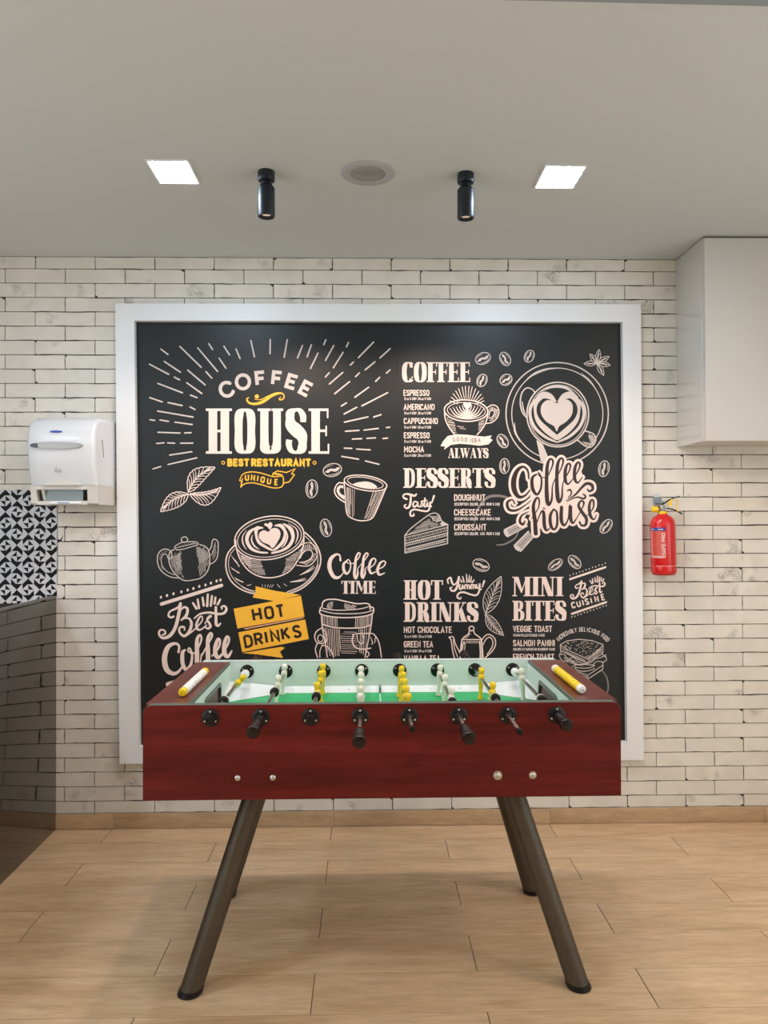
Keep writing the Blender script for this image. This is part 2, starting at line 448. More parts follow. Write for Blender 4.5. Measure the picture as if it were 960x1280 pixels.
# ================================================================== CEILING FITTINGS
def led(x, y, col, st, side):
    lab = {'left': 'lit square recessed ceiling light to the left of the spotlights',
           'right': 'lit square recessed ceiling light to the right of the spotlights'}.get(side, 'square recessed ceiling light %s, %s side' % ('behind the viewpoint' if y < 0 else 'beside the viewpoint', 'far left' if x < -1.5 else 'left' if x < 0 else 'far right' if x > 1.5 else 'right'))
    t = thing('ceiling_light', lab, 'ceiling light', (x, y, CEIL), 'square recessed ceiling lights')
    bm = bmesh.new()
    a, b, A, B = 0.068, 0.086, 0.077, 0.095
    for d in ((-A, A, -B, -b), (-A, A, b, B), (-A, -a, -b, b), (a, A, -b, b)):
        bx(bm, d[0], d[1], d[2], d[3], -0.006, 0, bev=0.0015, seg=1)
    link('frame', bm, mat('light_trim', (0.75, 0.76, 0.78), 0.4), t)
    m = mat('diffuser_%s_%d' % ('cool' if col is COOL else 'warm' if col is WARM else 'plain', st), (0.9, 0.9, 0.9), 0.5, emit=col, es=st)
    box_obj('diffuser', (-a, a, -b, b, -0.004, 0.0), m, t)
for x, y, c_, s_, side in PANELS: led(x, y, c_, s_, side)

def spot(x, y, lab):
    t = thing('ceiling_spotlight', lab, 'spotlight', (x, y, CEIL), 'black cylinder spotlights')
    link('mounting_base', lathe(bmesh.new(), [(0.029, 0), (0.0305, -0.002), (0.0305, -0.030), (0.029, -0.034), (0.012, -0.036)]), M_spot, t, smooth=True)
    link('swivel_neck', lathe(bmesh.new(), [(0.013, -0.033), (0.015, -0.04), (0.015, -0.048), (0.012, -0.054)]), M_spot, t, smooth=True)
    link('barrel', lathe(bmesh.new(), [(0.008, -0.048), (0.022, -0.049), (0.027, -0.056), (0.0305, -0.060), (0.0305, -0.158), (0.0295, -0.163), (0.024, -0.163), (0.022, -0.150), (0.001, -0.148)]), M_spot, t, smooth=True)
    link('lens', lathe(bmesh.new(), [(0.0215, -0.1505), (0.018, -0.153), (0.001, -0.1545)]), mat('lens_warm', (0.3, 0.25, 0.2), 0.3, emit=(1.0, 0.75, 0.55), es=0.4), t, smooth=True)
    ld = bpy.data.lights.new('spot_beam', 'SPOT'); ld.energy = 23; ld.color = (1.0, 0.76, 0.62); ld.spot_size = math.radians(152); ld.spot_blend = 0.35; ld.shadow_soft_size = 0.018
    lo = bpy.data.objects.new('spot_beam', ld); C.objects.link(lo); lo.parent = t; lo.location = (0, 0, -0.172)
spot(-0.359, 2.73, 'black cylindrical ceiling spotlight left of the round speaker')
spot(0.359, 2.735, 'black cylindrical ceiling spotlight right of the round speaker')

sp = thing('ceiling_speaker', 'round pale grey ceiling speaker between the two black spotlights', 'speaker', (0.006, 2.733, CEIL))
link('rim', lathe(bmesh.new(), [(0.097, 0), (0.097, -0.003), (0.092, -0.007), (0.070, -0.009), (0.062, -0.006), (0.060, -0.001)], n=64), M_spk, sp, smooth=True)
gm = mat('speaker_grille', (0.30, 0.30, 0.31), 0.5); nt = gm.node_tree
link('grille', lathe(bmesh.new(), [(0.061, -0.0015), (0.058, -0.006), (0.03, -0.0085), (0.001, -0.009)], n=48), gm, sp, smooth=True)
bm = bmesh.new()
for i in range(-13, 14):
    for j in range(-7, 1):
        x, y = i*0.0042 + (0.0021 if j % 2 else 0), j*0.0042 - 0.004
        rr = math.hypot(x, y)
        if rr < 0.052:
            zz = -0.0094 + 0.0036*(rr/0.058)**2
            f = bm.faces.new([bm.verts.new((x+0.0012*math.cos(q*PI/3), y+0.0012*math.sin(q*PI/3), zz)) for q in range(6)])
            if f.normal.z > 0: f.normal_flip()
o = link('perforation', bm, mat('hole_dark', (0.08, 0.08, 0.08), 0.8), sp); o['kind'] = 'stuff'

# ================================================================== FRAMED MURAL
MUR = thing('framed_mural', 'large black coffee-house menu mural in a white frame on the brick wall', 'mural', (0.07, WALL, 0.31))
MO = Vector((0.07, WALL, 0.31))
FT = 0.036
IN = dict(tl=(-1.092, 2.388), tr=(1.219, 2.389), br=(1.230, 0.392), bl=(-1.067, 0.392))
def quad_bar(p, y0, y1):
    bm = prism(bmesh.new(), [(x-MO.x, z-MO.z) for x, z in p], y0, y1)
    return bm
for a, b in (('tl', 'tr'), ('tr', 'br'), ('br', 'bl'), ('bl', 'tl')):
    link('frame_rail', quad_bar([FR[a], FR[b], IN[b], IN[a]], -FT, -0.0005), M_frame, MUR)
PY = WALL-0.0045      # printed face
SEAM = 0.1465
for p in ([IN['tl'], (SEAM, 2.3885), (SEAM, 0.392), IN['bl']], [(SEAM+0.0006, 2.3885), IN['tr'], IN['br'], (SEAM+0.0006, 0.392)]):
    link('print_panel', prism(bmesh.new(), [(x-MO.x, z-MO.z) for x, z in p], -0.0045, -0.0005), M_black, MUR)

# ---- a small drawing kit: every print is flat ink a hair above the panel
class Ink:
    cnt = 0
    def __init__(s, ox=0, oy=0, sc=1.0): s.polys = []; s.o = (ox, oy, sc); s.lift = 0.0
    def at(s, ox, oy, sc): s.o = (ox, oy, sc); return s
    def P(s, x, y):
        return (s.o[0] + x/s.o[2], s.o[1] + y/s.o[2])
    def face(s, pts, lay):
        s.polys.append([wall_pt(px, py, PY) for px, py in pts])
    def layer(s):
        return 0
    def fill(s, pts, smooth=False, n=6):
        p = spline(pts, True, n) if smooth else pts
        s.face([s.P(*q) for q in p], s.layer())
    def line(s, pts, w, smooth=True, closed=False, caps=True, n=6, minw=0.0):
        """w in the units of the drawing, a number or one per point"""
        ws = list(w) if isinstance(w, (list, tuple)) else [w]*len(pts)
        P3 = [(x, y, ww) for (x, y), ww in zip(pts, ws)]
        if smooth and len(P3) > 2: P3 = spline(P3, closed, n)
        elif closed: P3 = P3 + [P3[0]]
        if smooth and closed: P3 = P3 + [P3[0]]
        Q = []
        for x, y, ww in P3:
            a, b = s.P(x, y); Q.append((a, b, max(ww/s.o[2], minw)))
        q2 = [Q[0]]
        for q in Q[1:]:
            if math.hypot(q[0]-q2[-1][0], q[1]-q2[-1][1]) > 0.03: q2.append(q)
        Q = q2
        if len(Q) < 2: return
        lay = s.layer(); L = []; R = []
        for i, (x, y, ww) in enumerate(Q):
            a = Q[max(i-1, 0)]; b = Q[min(i+1, len(Q)-1)]
            if closed and i in (0, len(Q)-1): a, b = Q[-2], Q[1]
            if not smooth and 0 < i < len(Q)-1:
                d1 = norm(x-a[0], y-a[1]); d2 = norm(b[0]-x, b[1]-y); t = norm(d1[0]+d2[0], d1[1]+d2[1])
                k = 1/max(0.45, abs(t[0]*d1[0]+t[1]*d1[1])); nx, ny = -t[1]*k, t[0]*k
            else:
                t = norm(b[0]-a[0], b[1]-a[1]); nx, ny = -t[1], t[0]
            L.append((x+nx*ww/2, y+ny*ww/2)); R.append((x-nx*ww/2, y-ny*ww/2))
        for i in range(len(Q)-1): s.face([L[i], L[i+1], R[i+1], R[i]], lay)
        if caps and not closed:
            for (x, y, ww), (x2, y2, _) in ((Q[0], Q[1]), (Q[-1], Q[-2])):
                if ww < 0.7: continue
                a0 = math.atan2(y-y2, x-x2)
                m = 5 if ww < 3 else 9
                s.face([(x+ww/2*math.cos(a0-PI/2+PI*k/m), y+ww/2*math.sin(a0-PI/2+PI*k/m)) for k in range(m+1)], lay)
    def dot(s, x, y, r): s.fill([(x+r*math.cos(2*PI*k/12), y+r*math.sin(2*PI*k/12)) for k in range(12)])
    def ell(s, cx, cy, rx, ry, w, rot=0, a0=0, a1=360, n=40):
        c, sn = math.cos(math.radians(rot)), math.sin(math.radians(rot)); pts = []
        full_ = (a1-a0) >= 360
        m = n if full_ else n+1
        for k in range(m):
            t = math.radians(a0 + (a1-a0)*k/n); x, y = rx*math.cos(t), ry*math.sin(t)
            pts.append((cx+x*c-y*sn, cy+x*sn+y*c))
        s.line(pts, w, smooth=True, closed=full_, n=1)
    def ellfill(s, cx, cy, rx, ry, rot=0, n=30):
        c, sn = math.cos(math.radians(rot)), math.sin(math.radians(rot))
        s.fill([(cx+rx*math.cos(t)*c-ry*math.sin(t)*sn, cy+rx*math.cos(t)*sn+ry*math.sin(t)*c) for t in [2*PI*k/n for k in range(n)]])
    def hatch(s, poly, ang, gap, w, seed=1, broken=0.0):
        R_ = random.Random(seed); a = math.radians(ang); c, sn = math.cos(a), math.sin(a)
        q = [(x*c+y*sn, -x*sn+y*c) for x, y in poly]
        v = min(p[1] for p in q) + gap*0.6
        while v < max(p[1] for p in q):
            xs = []
            for i in range(len(q)):
                (x0, y0), (x1, y1) = q[i], q[(i+1) % len(q)]
                if (y0 <= v) != (y1 <= v): xs.append(x0+(x1-x0)*(v-y0)/(y1-y0))
            xs.sort()
            for x0, x1 in zip(xs[::2], xs[1::2]):
                d = x1-x0; x0 += R_.uniform(0, broken)*d; x1 -= R_.uniform(0, broken)*d
                if x1-x0 > gap*0.6:
                    s.line([(x0*c-v*sn, x0*sn+v*c), (x1*c-v*sn, x1*sn+v*c)], w*R_.uniform(.7, 1.2), smooth=False, caps=False)
            v += gap*R_.uniform(.8, 1.2)
    def done(s, name, mats, label=None):
        Ink.cnt += 1
        vs, fs = union2d(s.polys)
        h = -0.0046 - 0.0003 - s.lift - (Ink.cnt % 3)*0.00006
        bm = bmesh.new(); B = [bm.verts.new((v[0]-MO.x, h, v[1]-MO.z)) for v in vs]
        for f in fs:
            try: bm.faces.new([B[i] for i in f])
            except ValueError: pass
        bmesh.ops.delete(bm, geom=[v for v in bm.verts if not v.link_faces], context='VERTS')
        bm.normal_update()
        for f in bm.faces:
            if f.normal.y > 0: f.normal_flip()
        o = link(name, bm, mats, MUR, label)
        if name == 'small_print': o['kind'] = 'stuff'
        return o
def norm(x, y):
    d = math.hypot(x, y) or 1.0; return x/d, y/d
def spline(P, closed, n=6):
    out = []; N = len(P)
    segs = N if closed else N-1
    for i in range(segs):
        p0 = P[(i-1) % N] if closed or i > 0 else P[0]; p1 = P[i]; p2 = P[(i+1) % N]; p3 = P[(i+2) % N] if closed or i+2 < N else P[-1]
        for k in range(n):
            t = k/n; r = []
            for a, b, c, d in zip(p0, p1, p2, p3):
                r.append(0.5*((2*b)+(-a+c)*t+(2*a-5*b+4*c-d)*t*t+(-a+3*b-3*c+d)*t**3))
            out.append(tuple(r))
    if not closed: out.append(tuple(P[-1]))
    return out

# ---- plain rounded capitals: polylines in a box one unit high
SANS = {
 'A': (.52, [[(0, 1), (.26, 0), (.52, 1)], [(.1, .66), (.42, .66)]]), 'B': (.48, [[(0, 0), (0, 1)], [(0, 0), (.3, 0), (.42, .12), (.42, .36), (.3, .48), (0, .48)], [(.3, .48), (.46, .6), (.46, .88), (.32, 1), (0, 1)]]),
 'C': (.46, [[(.46, .2), (.4, .05), (.24, 0), (.06, .06), (0, .22), (0, .78), (.06, .94), (.24, 1), (.4, .95), (.46, .8)]]), 'D': (.48, [[(0, 0), (0, 1), (.26, 1), (.44, .88), (.48, .7), (.48, .3), (.44, .12), (.26, 0), (0, 0)]]),
 'E': (.40, [[(.4, 0), (0, 0), (0, 1), (.4, 1)], [(0, .49), (.34, .49)]]), 'F': (.38, [[(.38, 0), (0, 0), (0, 1)], [(0, .5), (.33, .5)]]),
 'G': (.48, [[(.46, .2), (.4, .05), (.24, 0), (.06, .06), (0, .22), (0, .78), (.06, .94), (.24, 1), (.42, .94), (.48, .78), (.48, .54), (.28, .54)]]), 'H': (.48, [[(0, 0), (0, 1)], [(.48, 0), (.48, 1)], [(0, .5), (.48, .5)]]),
 'I': (.0, [[(0, 0), (0, 1)]]), 'K': (.46, [[(0, 0), (0, 1)], [(.44, 0), (.02, .56)], [(.14, .42), (.46, 1)]]), 'L': (.36, [[(0, 0), (0, 1), (.36, 1)]]),
 'M': (.60, [[(0, 1), (0, 0), (.3, .62), (.6, 0), (.6, 1)]]), 'N': (.48, [[(0, 1), (0, 0), (.48, 1), (.48, 0)]]),
 'O': (.50, [[(.25, 0), (.07, .06), (0, .22), (0, .78), (.07, .94), (.25, 1), (.43, .94), (.5, .78), (.5, .22), (.43, .06), (.25, 0)]]),
 'P': (.44, [[(0, 1), (0, 0), (.3, 0), (.44, .12), (.44, .42), (.3, .54), (0, .54)]]), 'Q': (.50, [[(.25, 0), (.07, .06), (0, .22), (0, .78), (.07, .94), (.25, 1), (.43, .94), (.5, .78), (.5, .22), (.43, .06), (.25, 0)], [(.3, .76), (.52, 1.05)]]),
 'R': (.46, [[(0, 1), (0, 0), (.3, 0), (.44, .12), (.44, .4), (.3, .52), (0, .52)], [(.22, .52), (.46, 1)]]),
 'S': (.44, [[(.43, .18), (.36, .04), (.22, 0), (.06, .05), (0, .2), (.03, .36), (.22, .48), (.4, .62), (.44, .8), (.38, .95), (.22, 1), (.07, .95), (0, .8)]]),
 'T': (.46, [[(0, 0), (.46, 0)], [(.23, 0), (.23, 1)]]), 'U': (.48, [[(0, 0), (0, .78), (.07, .94), (.24, 1), (.41, .94), (.48, .78), (.48, 0)]]), 'V': (.50, [[(0, 0), (.25, 1), (.5, 0)]]),
 'W': (.70, [[(0, 0), (.18, 1), (.35, .3), (.52, 1), (.7, 0)]]), 'Y': (.48, [[(0, 0), (.24, .5), (.48, 0)], [(.24, .5), (.24, 1)]]), 'Z': (.44, [[(0, 0), (.44, 0), (0, 1), (.44, 1)]]),
 '0': (.40, [[(.2, 0), (.03, .12), (0, .5), (.03, .88), (.2, 1), (.37, .88), (.4, .5), (.37, .12), (.2, 0)]]), '1': (.16, [[(0, .2), (.16, 0), (.16, 1)]]), '2': (.40, [[(0, .2), (.1, .02), (.3, .02), (.4, .2), (.36, .42), (0, 1), (.42, 1)]]),
 '3': (.40, [[(0, .1), (.2, 0), (.38, .14), (.36, .4), (.16, .48), (.38, .58), (.4, .86), (.2, 1), (0, .9)]]), '5': (.40, [[(.38, 0), (.04, 0), (.02, .44), (.24, .4), (.4, .56), (.4, .84), (.22, 1), (0, .92)]]),
 '$': (.40, [[(.4, .2), (.2, .1), (.02, .22), (.05, .42), (.36, .58), (.38, .8), (.2, .9), (0, .8)], [(.2, -.05), (.2, 1.05)]]), '.': (.0, [[(0, .95), (0, 1)]]), '/': (.3, [[(.3, 0), (0, 1)]]), '!': (.0, [[(0, 0), (0, .66)], [(0, .94), (0, 1)]]), ' ': (.12, []),
 'z': (.36, [[(0, .4), (.36, .4), (0, 1), (.36, 1)]]), 'o': (.38, [[(.19, .38), (.02, .5), (.02, .88), (.19, 1), (.36, .88), (.36, .5), (.19, .38)]]),
}
def sans(ink, text, x0, y0, x1, h, wt=0.17, slope=0.0, rise=0.0, gap=None, arc=None):
    """capitals from x0 to x1, top at y0, height h; slope leans the verticals, rise climbs along the line"""
    gp = gap if gap is not None else wt*1.75
    tot = sum(SANS[c][0]+gp for c in text) - gp
    k = (x1-x0)/((tot+wt)*h); cx = wt/2
    for c in text:
        wd, st = SANS[c]
        for s_ in st:
            pts = []
            for px, py in s_:
                X = x0 + (cx+px)*h*k; Y = y0 + (wt/2 + py*(1-wt))*h + rise*(X-x0); X += slope*(0.5-py)*h
                pts.append((X, Y))
            ink.line(pts, wt*h*(0.5+0.5*min(k, 1.2)), smooth=False, minw=0.42)
        cx += wd+gp
def sans_glyph(ink, c, cx, cy, h, ang, wt=0.2, wide=1.0):
    wd, st = SANS[c]; a = math.radians(ang); co, sn = math.cos(a), math.sin(a)
    for s_ in st:
        pts = []
        for px, py in s_:
            X = (px-wd/2)*h*wide; Y = (py-0.5)*(1-wt)*h; pts.append((cx+X*co-Y*sn, cy+X*sn+Y*co))
        ink.line(pts, wt*h, smooth=False, minw=0.4, caps=False)

# ---- heavy slab capitals: fat stems, hairlines and flat serifs
def _sup(cx, rx, a0, a1, n, e=2.5, th=.055, st=.20, ry=.472):
    P, W = [], []
    for k in range(n+1):
        t = math.radians(a0+(a1-a0)*k/n); c, s = math.cos(t), math.sin(t)
        P.append((cx+rx*math.copysign(abs(c)**(2/e), c), .5+ry*math.copysign(abs(s)**(2/e), s))); W.append(th+(st-th)*abs(c)**1.3)
    return P, W
ST = .20
def stem(cx, w=ST, serif=.13, top=True, bot=True):
    r = [('r', cx-w/2, 0, cx+w/2, 1)]
    if top: r.append(('r', cx-w/2-serif/2, 0, cx+w/2+serif/2, .055))
    if bot: r.append(('r', cx-w/2-serif/2, .945, cx+w/2+serif/2, 1))
    return r
SLAB = {
 'H': (.62, stem(.17)+stem(.45)+[('r', .2, .47, .45, .525)]),
 'I': (.33, stem(.165)),
 'O': (.56, [('v',)+_sup(.28, .18, 0, 360, 36)]),
 'C': (.52, [('v',)+_sup(.28, .18, 45, 315, 26, th=.06), ('l', [(.40, .27), (.415, .15)], .13), ('l', [(.445, .83), (.44, .72)], .06)]),
 'U': (.60, [('v', [(.16, .02), (.16, .7), (.19, .88), (.30, .965), (.41, .88), (.44, .7), (.44, .02)], [.2, .2, .17, .07, .15, .18, .18]), ('r', 0, 0, .32, .055), ('r', .29, 0, .6, .055)]),
 'S': (.50, [('v', [(.41, .30), (.41, .17), (.34, .05), (.23, .03), (.12, .1), (.105, .22), (.13, .36), (.25, .48), (.37, .60), (.40, .76), (.37, .9), (.25, .97), (.13, .93), (.075, .8), (.085, .69)],
             [.13, .12, .08, .06, .15, .19, .20, .21, .20, .19, .15, .06, .08, .12, .13])]),
 'E': (.50, stem(.165)+[('r', .2, 0, .46, .055), ('r', .2, .945, .48, 1), ('r', .2, .465, .42, .52), ('r', .43, 0, .465, .21), ('r', .45, .78, .485, 1), ('r', .395, .38, .43, .61)]),
 'F': (.46, stem(.165)+[('r', .2, 0, .45, .055), ('r', .2, .465, .40, .52), ('r', .415, 0, .455, .22), ('r', .375, .37, .41, .61)]),
 'D': (.56, stem(.165)+[('v', [(.2, .03), (.30, .035), (.40, .13), (.445, .3), (.45, .5), (.445, .7), (.40, .87), (.30, .965), (.2, .97)], [.055, .06, .1, .13, .15, .13, .1, .06, .055])]),
 'R': (.58, stem(.165)+[('v', [(.2, .03), (.31, .035), (.40, .1), (.42, .24), (.40, .38), (.31, .47), (.2, .48)], [.055, .06, .11, .16, .11, .06, .055]), ('v', [(.30, .48), (.38, .58), (.42, .74), (.45, .93), (.54, .97)], [.06, .15, .19, .13, .06])]),
 'T': (.54, stem(.27, top=False)+[('r', .0, 0, .54, .06), ('r', 0, 0, .055, .24), ('r', .485, 0, .54, .24)]),
 'N': (.64, [('r', .08, 0, .135, 1), ('r', 0, .945, .2, 1), ('p', [(0, 0), (.25, 0), (.57, 1), (.34, 1), (.10, .2), (.08, .055), (0, .055)]), ('r', .50, 0, .555, 1), ('r', .42, 0, .64, .055)]),
 'K': (.60, stem(.165)+[('l', [(.48, .03), (.24, .52)], .06), ('r', .38, 0, .58, .055), ('p', [(.25, .44), (.40, .30), (.60, 1), (.38, 1)]), ('r', .33, .945, .62, 1)]),
 'M': (.80, [('r', .08, 0, .135, 1), ('r', 0, .945, .2, 1), ('p', [(0, 0), (.26, 0), (.42, .66), (.385, .86), (.10, .12), (.08, .055), (0, .055)]), ('l', [(.385, .82), (.60, .03)], .06), ('r', .54, 0, .74, 1), ('r', .52, 0, .80, .055), ('r', .48, .945, .80, 1)]),
 'B': (.56, stem(.165)+[('v', [(.2, .03), (.31, .035), (.39, .1), (.41, .22), (.39, .36), (.31, .45), (.2, .46)], [.055, .06, .11, .15, .11, .06, .055]), ('v', [(.25, .48), (.37, .52), (.44, .62), (.455, .74), (.43, .88), (.34, .965), (.2, .97)], [.055, .07, .13, .17, .13, .06, .055])]),
 'A': (.62, [('l', [(.08, .97), (.28, .03)], .06), ('p', [(.22, 0), (.38, 0), (.58, 1), (.38, 1)]), ('r', .14, .62, .42, .675), ('r', 0, .945, .18, 1), ('r', .34, .945, .62, 1)]),
 'L': (.48, stem(.165)+[('r', .2, .945, .46, 1), ('r', .42, .76, .46, 1)]),
 'W': (.92, [('p', [(.04, 0), (.24, 0), (.38, .75), (.30, 1), (.26, 1)]), ('l', [(.31, .95), (.48, .05)], .06), ('p', [(.36, 0), (.56, 0), (.68, .75), (.62, 1), (.58, 1)]), ('l', [(.62, .95), (.84, .03)], .06), ('r', 0, 0, .28, .055), ('r', .34, 0, .6, .055), ('r', .74, 0, .92, .055)]),
 'Y': (.58, [('p', [(.04, 0), (.24, 0), (.38, .5), (.38, .56), (.2, .56)]), ('r', .2, .5, .39, 1), ('l', [(.32, .5), (.49, .03)], .06), ('r', 0, 0, .28, .055), ('r', .40, 0, .58, .055), ('r', .13, .945, .46, 1)]),
}
SLAB['o'] = (.52, [('v', [(.115, .5), (.115, .78), (.155, .91), (.262, .968), (.37, .91), (.41, .78), (.41, .5), (.41, .22), (.37, .09), (.262, .032), (.155, .09), (.115, .22), (.115, .5)],
             [.18, .18, .13, .06, .13, .18, .18, .18, .13, .06, .13, .18, .18])])
SLAB['u'] = (.62, [('v', [(.16, .02), (.16, .72), (.19, .89), (.305, .965), (.42, .89), (.455, .72), (.455, .02)], [.19, .19, .17, .07, .16, .18, .18]), ('r', 0, 0, .31, .055), ('r', .33, 0, .6, .055)])
def slab(ink, text, x0, y0, x1, y1, gap=0.03):
    tot = sum(SLAB[c][0]+gap for c in text) - gap; h = y1-y0; k = (x1-x0)/tot; cx = x0
    for c in text:
        wd, els = SLAB[c]; T = lambda p: (cx+p[0]*k, y0+p[1]*h)
        for e in els:
            if e[0] == 'r': ink.fill([T((e[1], e[2])), T((e[3], e[2])), T((e[3], e[4])), T((e[1], e[4]))])
            elif e[0] == 'p': ink.fill([T(p) for p in e[1]])
            elif e[0] == 'l': ink.line([T(p) for p in e[1]], e[2]*(k+h)/2 if e[2] > .1 else e[2]*h*0.8, smooth=False, caps=False)
            elif e[0] == 'v':
                ws = []
                for i, p in enumerate(e[1]):
                    a = T(e[1][max(i-1, 0)]); b = T(e[1][min(i+1, len(e[1])-1)]); t = norm(b[0]-a[0], b[1]-a[1])
                    ws.append(e[2][i]*(k*abs(t[1]) + h*abs(t[0])))
                P_ = [T(p) for p in e[1]]
                closed = math.hypot(P_[0][0]-P_[-1][0], P_[0][1]-P_[-1][1]) < 1e-3
                if closed: ink.line(P_[:-1], ws[:-1], smooth=True, closed=True, n=2 if len(P_) > 20 else 5)
                else: ink.line(P_, ws, smooth=True, n=5, caps=False)
        cx += (wd+gap)*k

# ---- brush script: strokes as (x, y, width)
def brush(ink, strokes, add=0.0, k=1.0, n=6):
    for s_ in strokes: ink.line([(a, b) for a, b, *_ in s_], [c*k+add for *_, c in s_], smooth=True, n=n)

# ---------------- HOUSE logo, upper left
i_ = Ink(180, 500, 6); slab(i_, 'HouSE', 463, 64, 1394, 403, gap=0.04); i_.done('lettering', M_cream)
i_ = Ink()
for c, x, y, a in zip('COFFEE', (283.6, 303.7, 325.8, 346.4, 364.8, 382.6), (486.6, 477.3, 473.0, 473.0, 477.2, 485.8), (-30, -18, -6, 6, 17, 28)):
    if c == 'O': i_.ell(x, y, 8.1, 8.6, 4.2)
    elif c == 'C': i_.ell(x, y, 8.1, 8.6, 4.2, rot=-24, a0=42, a1=322)
    else: sans_glyph(i_, c, x, y, 19.5, a, wt=0.22, wide=1.35)
i_.done('lettering', M_pale)
i_ = Ink(); sans(i_, 'BEST', 284.2, 573, 311.5, 10.3, wt=.27, gap=.36); i_.done('lettering', M_yel, 'yellow lettering'); i_ = Ink(); sans(i_, 'RESTAURANT', 314, 573, 388.6, 10.3, wt=.27, gap=.36)
for x in (279, 393.2): i_.ell(x, 578.4, 1.9, 1.9, 1.0, n=12)
i_.done('lettering', M_yel, 'yellow lettering')
i_ = Ink()
i_.line([(299.5, 600.5), (304, 592.5), (315, 589.8), (328, 591.8), (341, 595.6), (353, 595)], 1.3); i_.line([(301, 609), (306, 604.8), (316, 603.6), (328, 606.2), (341, 609.8), (351, 609), (354.2, 604), (353.6, 596), (349, 592.5), (341.5, 592.3)], 1.3)
i_.line([(299.5, 600.5), (302.6, 602), (301, 609)], 1.3, smooth=False); i_.line([(303.5, 598), (301.5, 604)], 1)
i_.line([(341, 592), (347, 588.6), (358, 590.6), (369, 586), (364.6, 592), (368, 593.6), (361.5, 602.4), (354.2, 604)], 1.3, smooth=False)
i_.line([(341, 592), (341.5, 596)], 1.1); i_.line([(345, 593), (352, 593.4)], 1.6)
for c, x, y, a in zip('UNIQUE', (308.8, 316.3, 322.2, 328.4, 336.4, 345.4), (597, 597, 598, 599.6, 601.4, 602.6), (-2, 3, 8, 9, 8, 2)): sans_glyph(i_, c, x, y, 8.2, a, wt=.2, wide=.95)
i_.done('ribbon_drawing', M_yel, 'yellow ribbon outline reading UNIQUE')
i_ = Ink(170, 400, 5.647)
i_.line([(795, 548), (782, 560), (800, 585), (845, 592), (900, 575), (950, 540), (1000, 520), (1035, 520), (1045, 545), (1030, 562), (1012, 560), (1020, 545)], [8, 10, 14, 18, 20, 18, 14, 9, 9, 9, 9, 6])
i_.line([(838, 560), (880, 562), (930, 540), (985, 515), (1030, 512)], [4, 6, 9, 6, 3]); i_.dot(853, 540, 15)
i_.done('flourish_drawing', M_yel, 'yellow curled flourish')
# rays
RA = [(175,205,225,243),(95,312,230,383),(200,293,313,368),(270,403,307,422),(155,448,328,514),(310,187,460,333),(365,354,488,458),(358,443,465,519),(384,530,430,548),(98,548,184,578),(227,583,325,604),(381,613,416,632),(436,197,576,363),(494,365,535,410),(514,167,540,208),(587,270,635,340),(620,185,660,246),(706,205,735,273),(811,145,836,260),(948,138,946,238)]
RC = [(103,83,368,128),(45,148,80,153),(120,150,183,160),(232,166,360,184),(105,242,270,248),(305,247,353,245),(95,326,150,321),(178,322,230,324),(275,324,366,323),(193,413,358,388),(180,484,396,434),(68,517,125,499)]
RB = [(108,138,86,262),(215,180,180,268),(278,175,248,260),(325,233,272,342),(380,140,365,175),(436,180,378,285),(502,228,433,337),(540,158,525,190),(718,155,610,266),(575,297,553,318),(833,203,762,268),(727,295,658,352),(617,373,590,400),(833,352,808,375),(760,405,732,433),(404,372,377,402),(500,370,405,452),(548,435,443,520),(682,475,585,545),(816,513,635,606),(525,585,490,607),(598,616,510,663),(677,684,512,721),(770,668,718,685)]
RD = [(550,235,652,228),(690,226,797,213),(858,207,883,204),(603,293,672,290),(712,288,776,284),(832,289,866,286),(542,361,598,363),(634,368,736,374),(523,423,650,444),(700,457,802,482)]
for L_, o_ in ((RA, (170, 400, 5.647)), (RC, (180, 500, 6)), (RB, (340, 400, 5.647)), (RD, (340, 500, 6))):
    for a in L_:
        i_ = Ink(*o_); i_.line([(a[0], a[1]), (a[2], a[3])], [9.5, 10.5], smooth=False); i_.done('ray', M_pale)

# ---------------- coffee beans
def bean(cx, cy, rx, ry, rot, m=M_pale, dense=False):
    i_ = Ink(); c, s = math.cos(math.radians(rot)), math.sin(math.radians(rot))
    if rx < ry: rx, ry, rot2 = ry, rx, rot+90
    else: rot2 = rot
    c, s = math.cos(math.radians(rot2)), math.sin(math.radians(rot2))
    T = lambda u, v: (cx+u*rx*c-v*ry*s, cy+u*rx*s+v*ry*c)
    i_.ell(cx, cy, rx, ry, 1.1, rot2, n=28)
    i_.fill([T(-.82, .1), T(-.5, -.18), T(-.1, -.25), T(.3, -.1), T(.6, -.25), T(.86, -.12), T(.6, .22), T(.25, .35), T(-.15, .12), T(-.5, .3)], smooth=True, n=3)
    i_.line([T(-.55, .62), T(-.1, .72), T(.4, .66), T(.75, .38)], [.3, .9, .9, .3])
    i_.line([T(-.7, -.42), T(-.3, -.68), T(.2, -.74)], [.3, .6, .3])
    i_.done('coffee_bean_drawing', m)
for b_ in ((415.5, 587.5, 11.5, 8, -12), (389.7, 611, 7.2, 11.2, 5), (407.4, 659.8, 7, 11, -10), (603.7, 448.1, 9.6, 7, -22), (631.4, 448.6, 6.2, 8.8, -28), (602.5, 475.5, 6, 8, 25), (632.5, 474.7, 7.8, 6.5, -30), (628.3, 551.3, 6.2, 9, -30), (630.6, 582.5, 6, 9.3, 3), (661.6, 445.3, 5.8, 7.8, 28),
           (754.8, 585.9, 6.5, 10, 12), (757.6, 657.9, 6, 9.8, 38), (718.3, 702.5, 6.2, 9.6, -42), (694.2, 705.8, 9.8, 5.4, -35), (601.3, 706.4, 10.6, 7.2, 22)): bean(*b_)

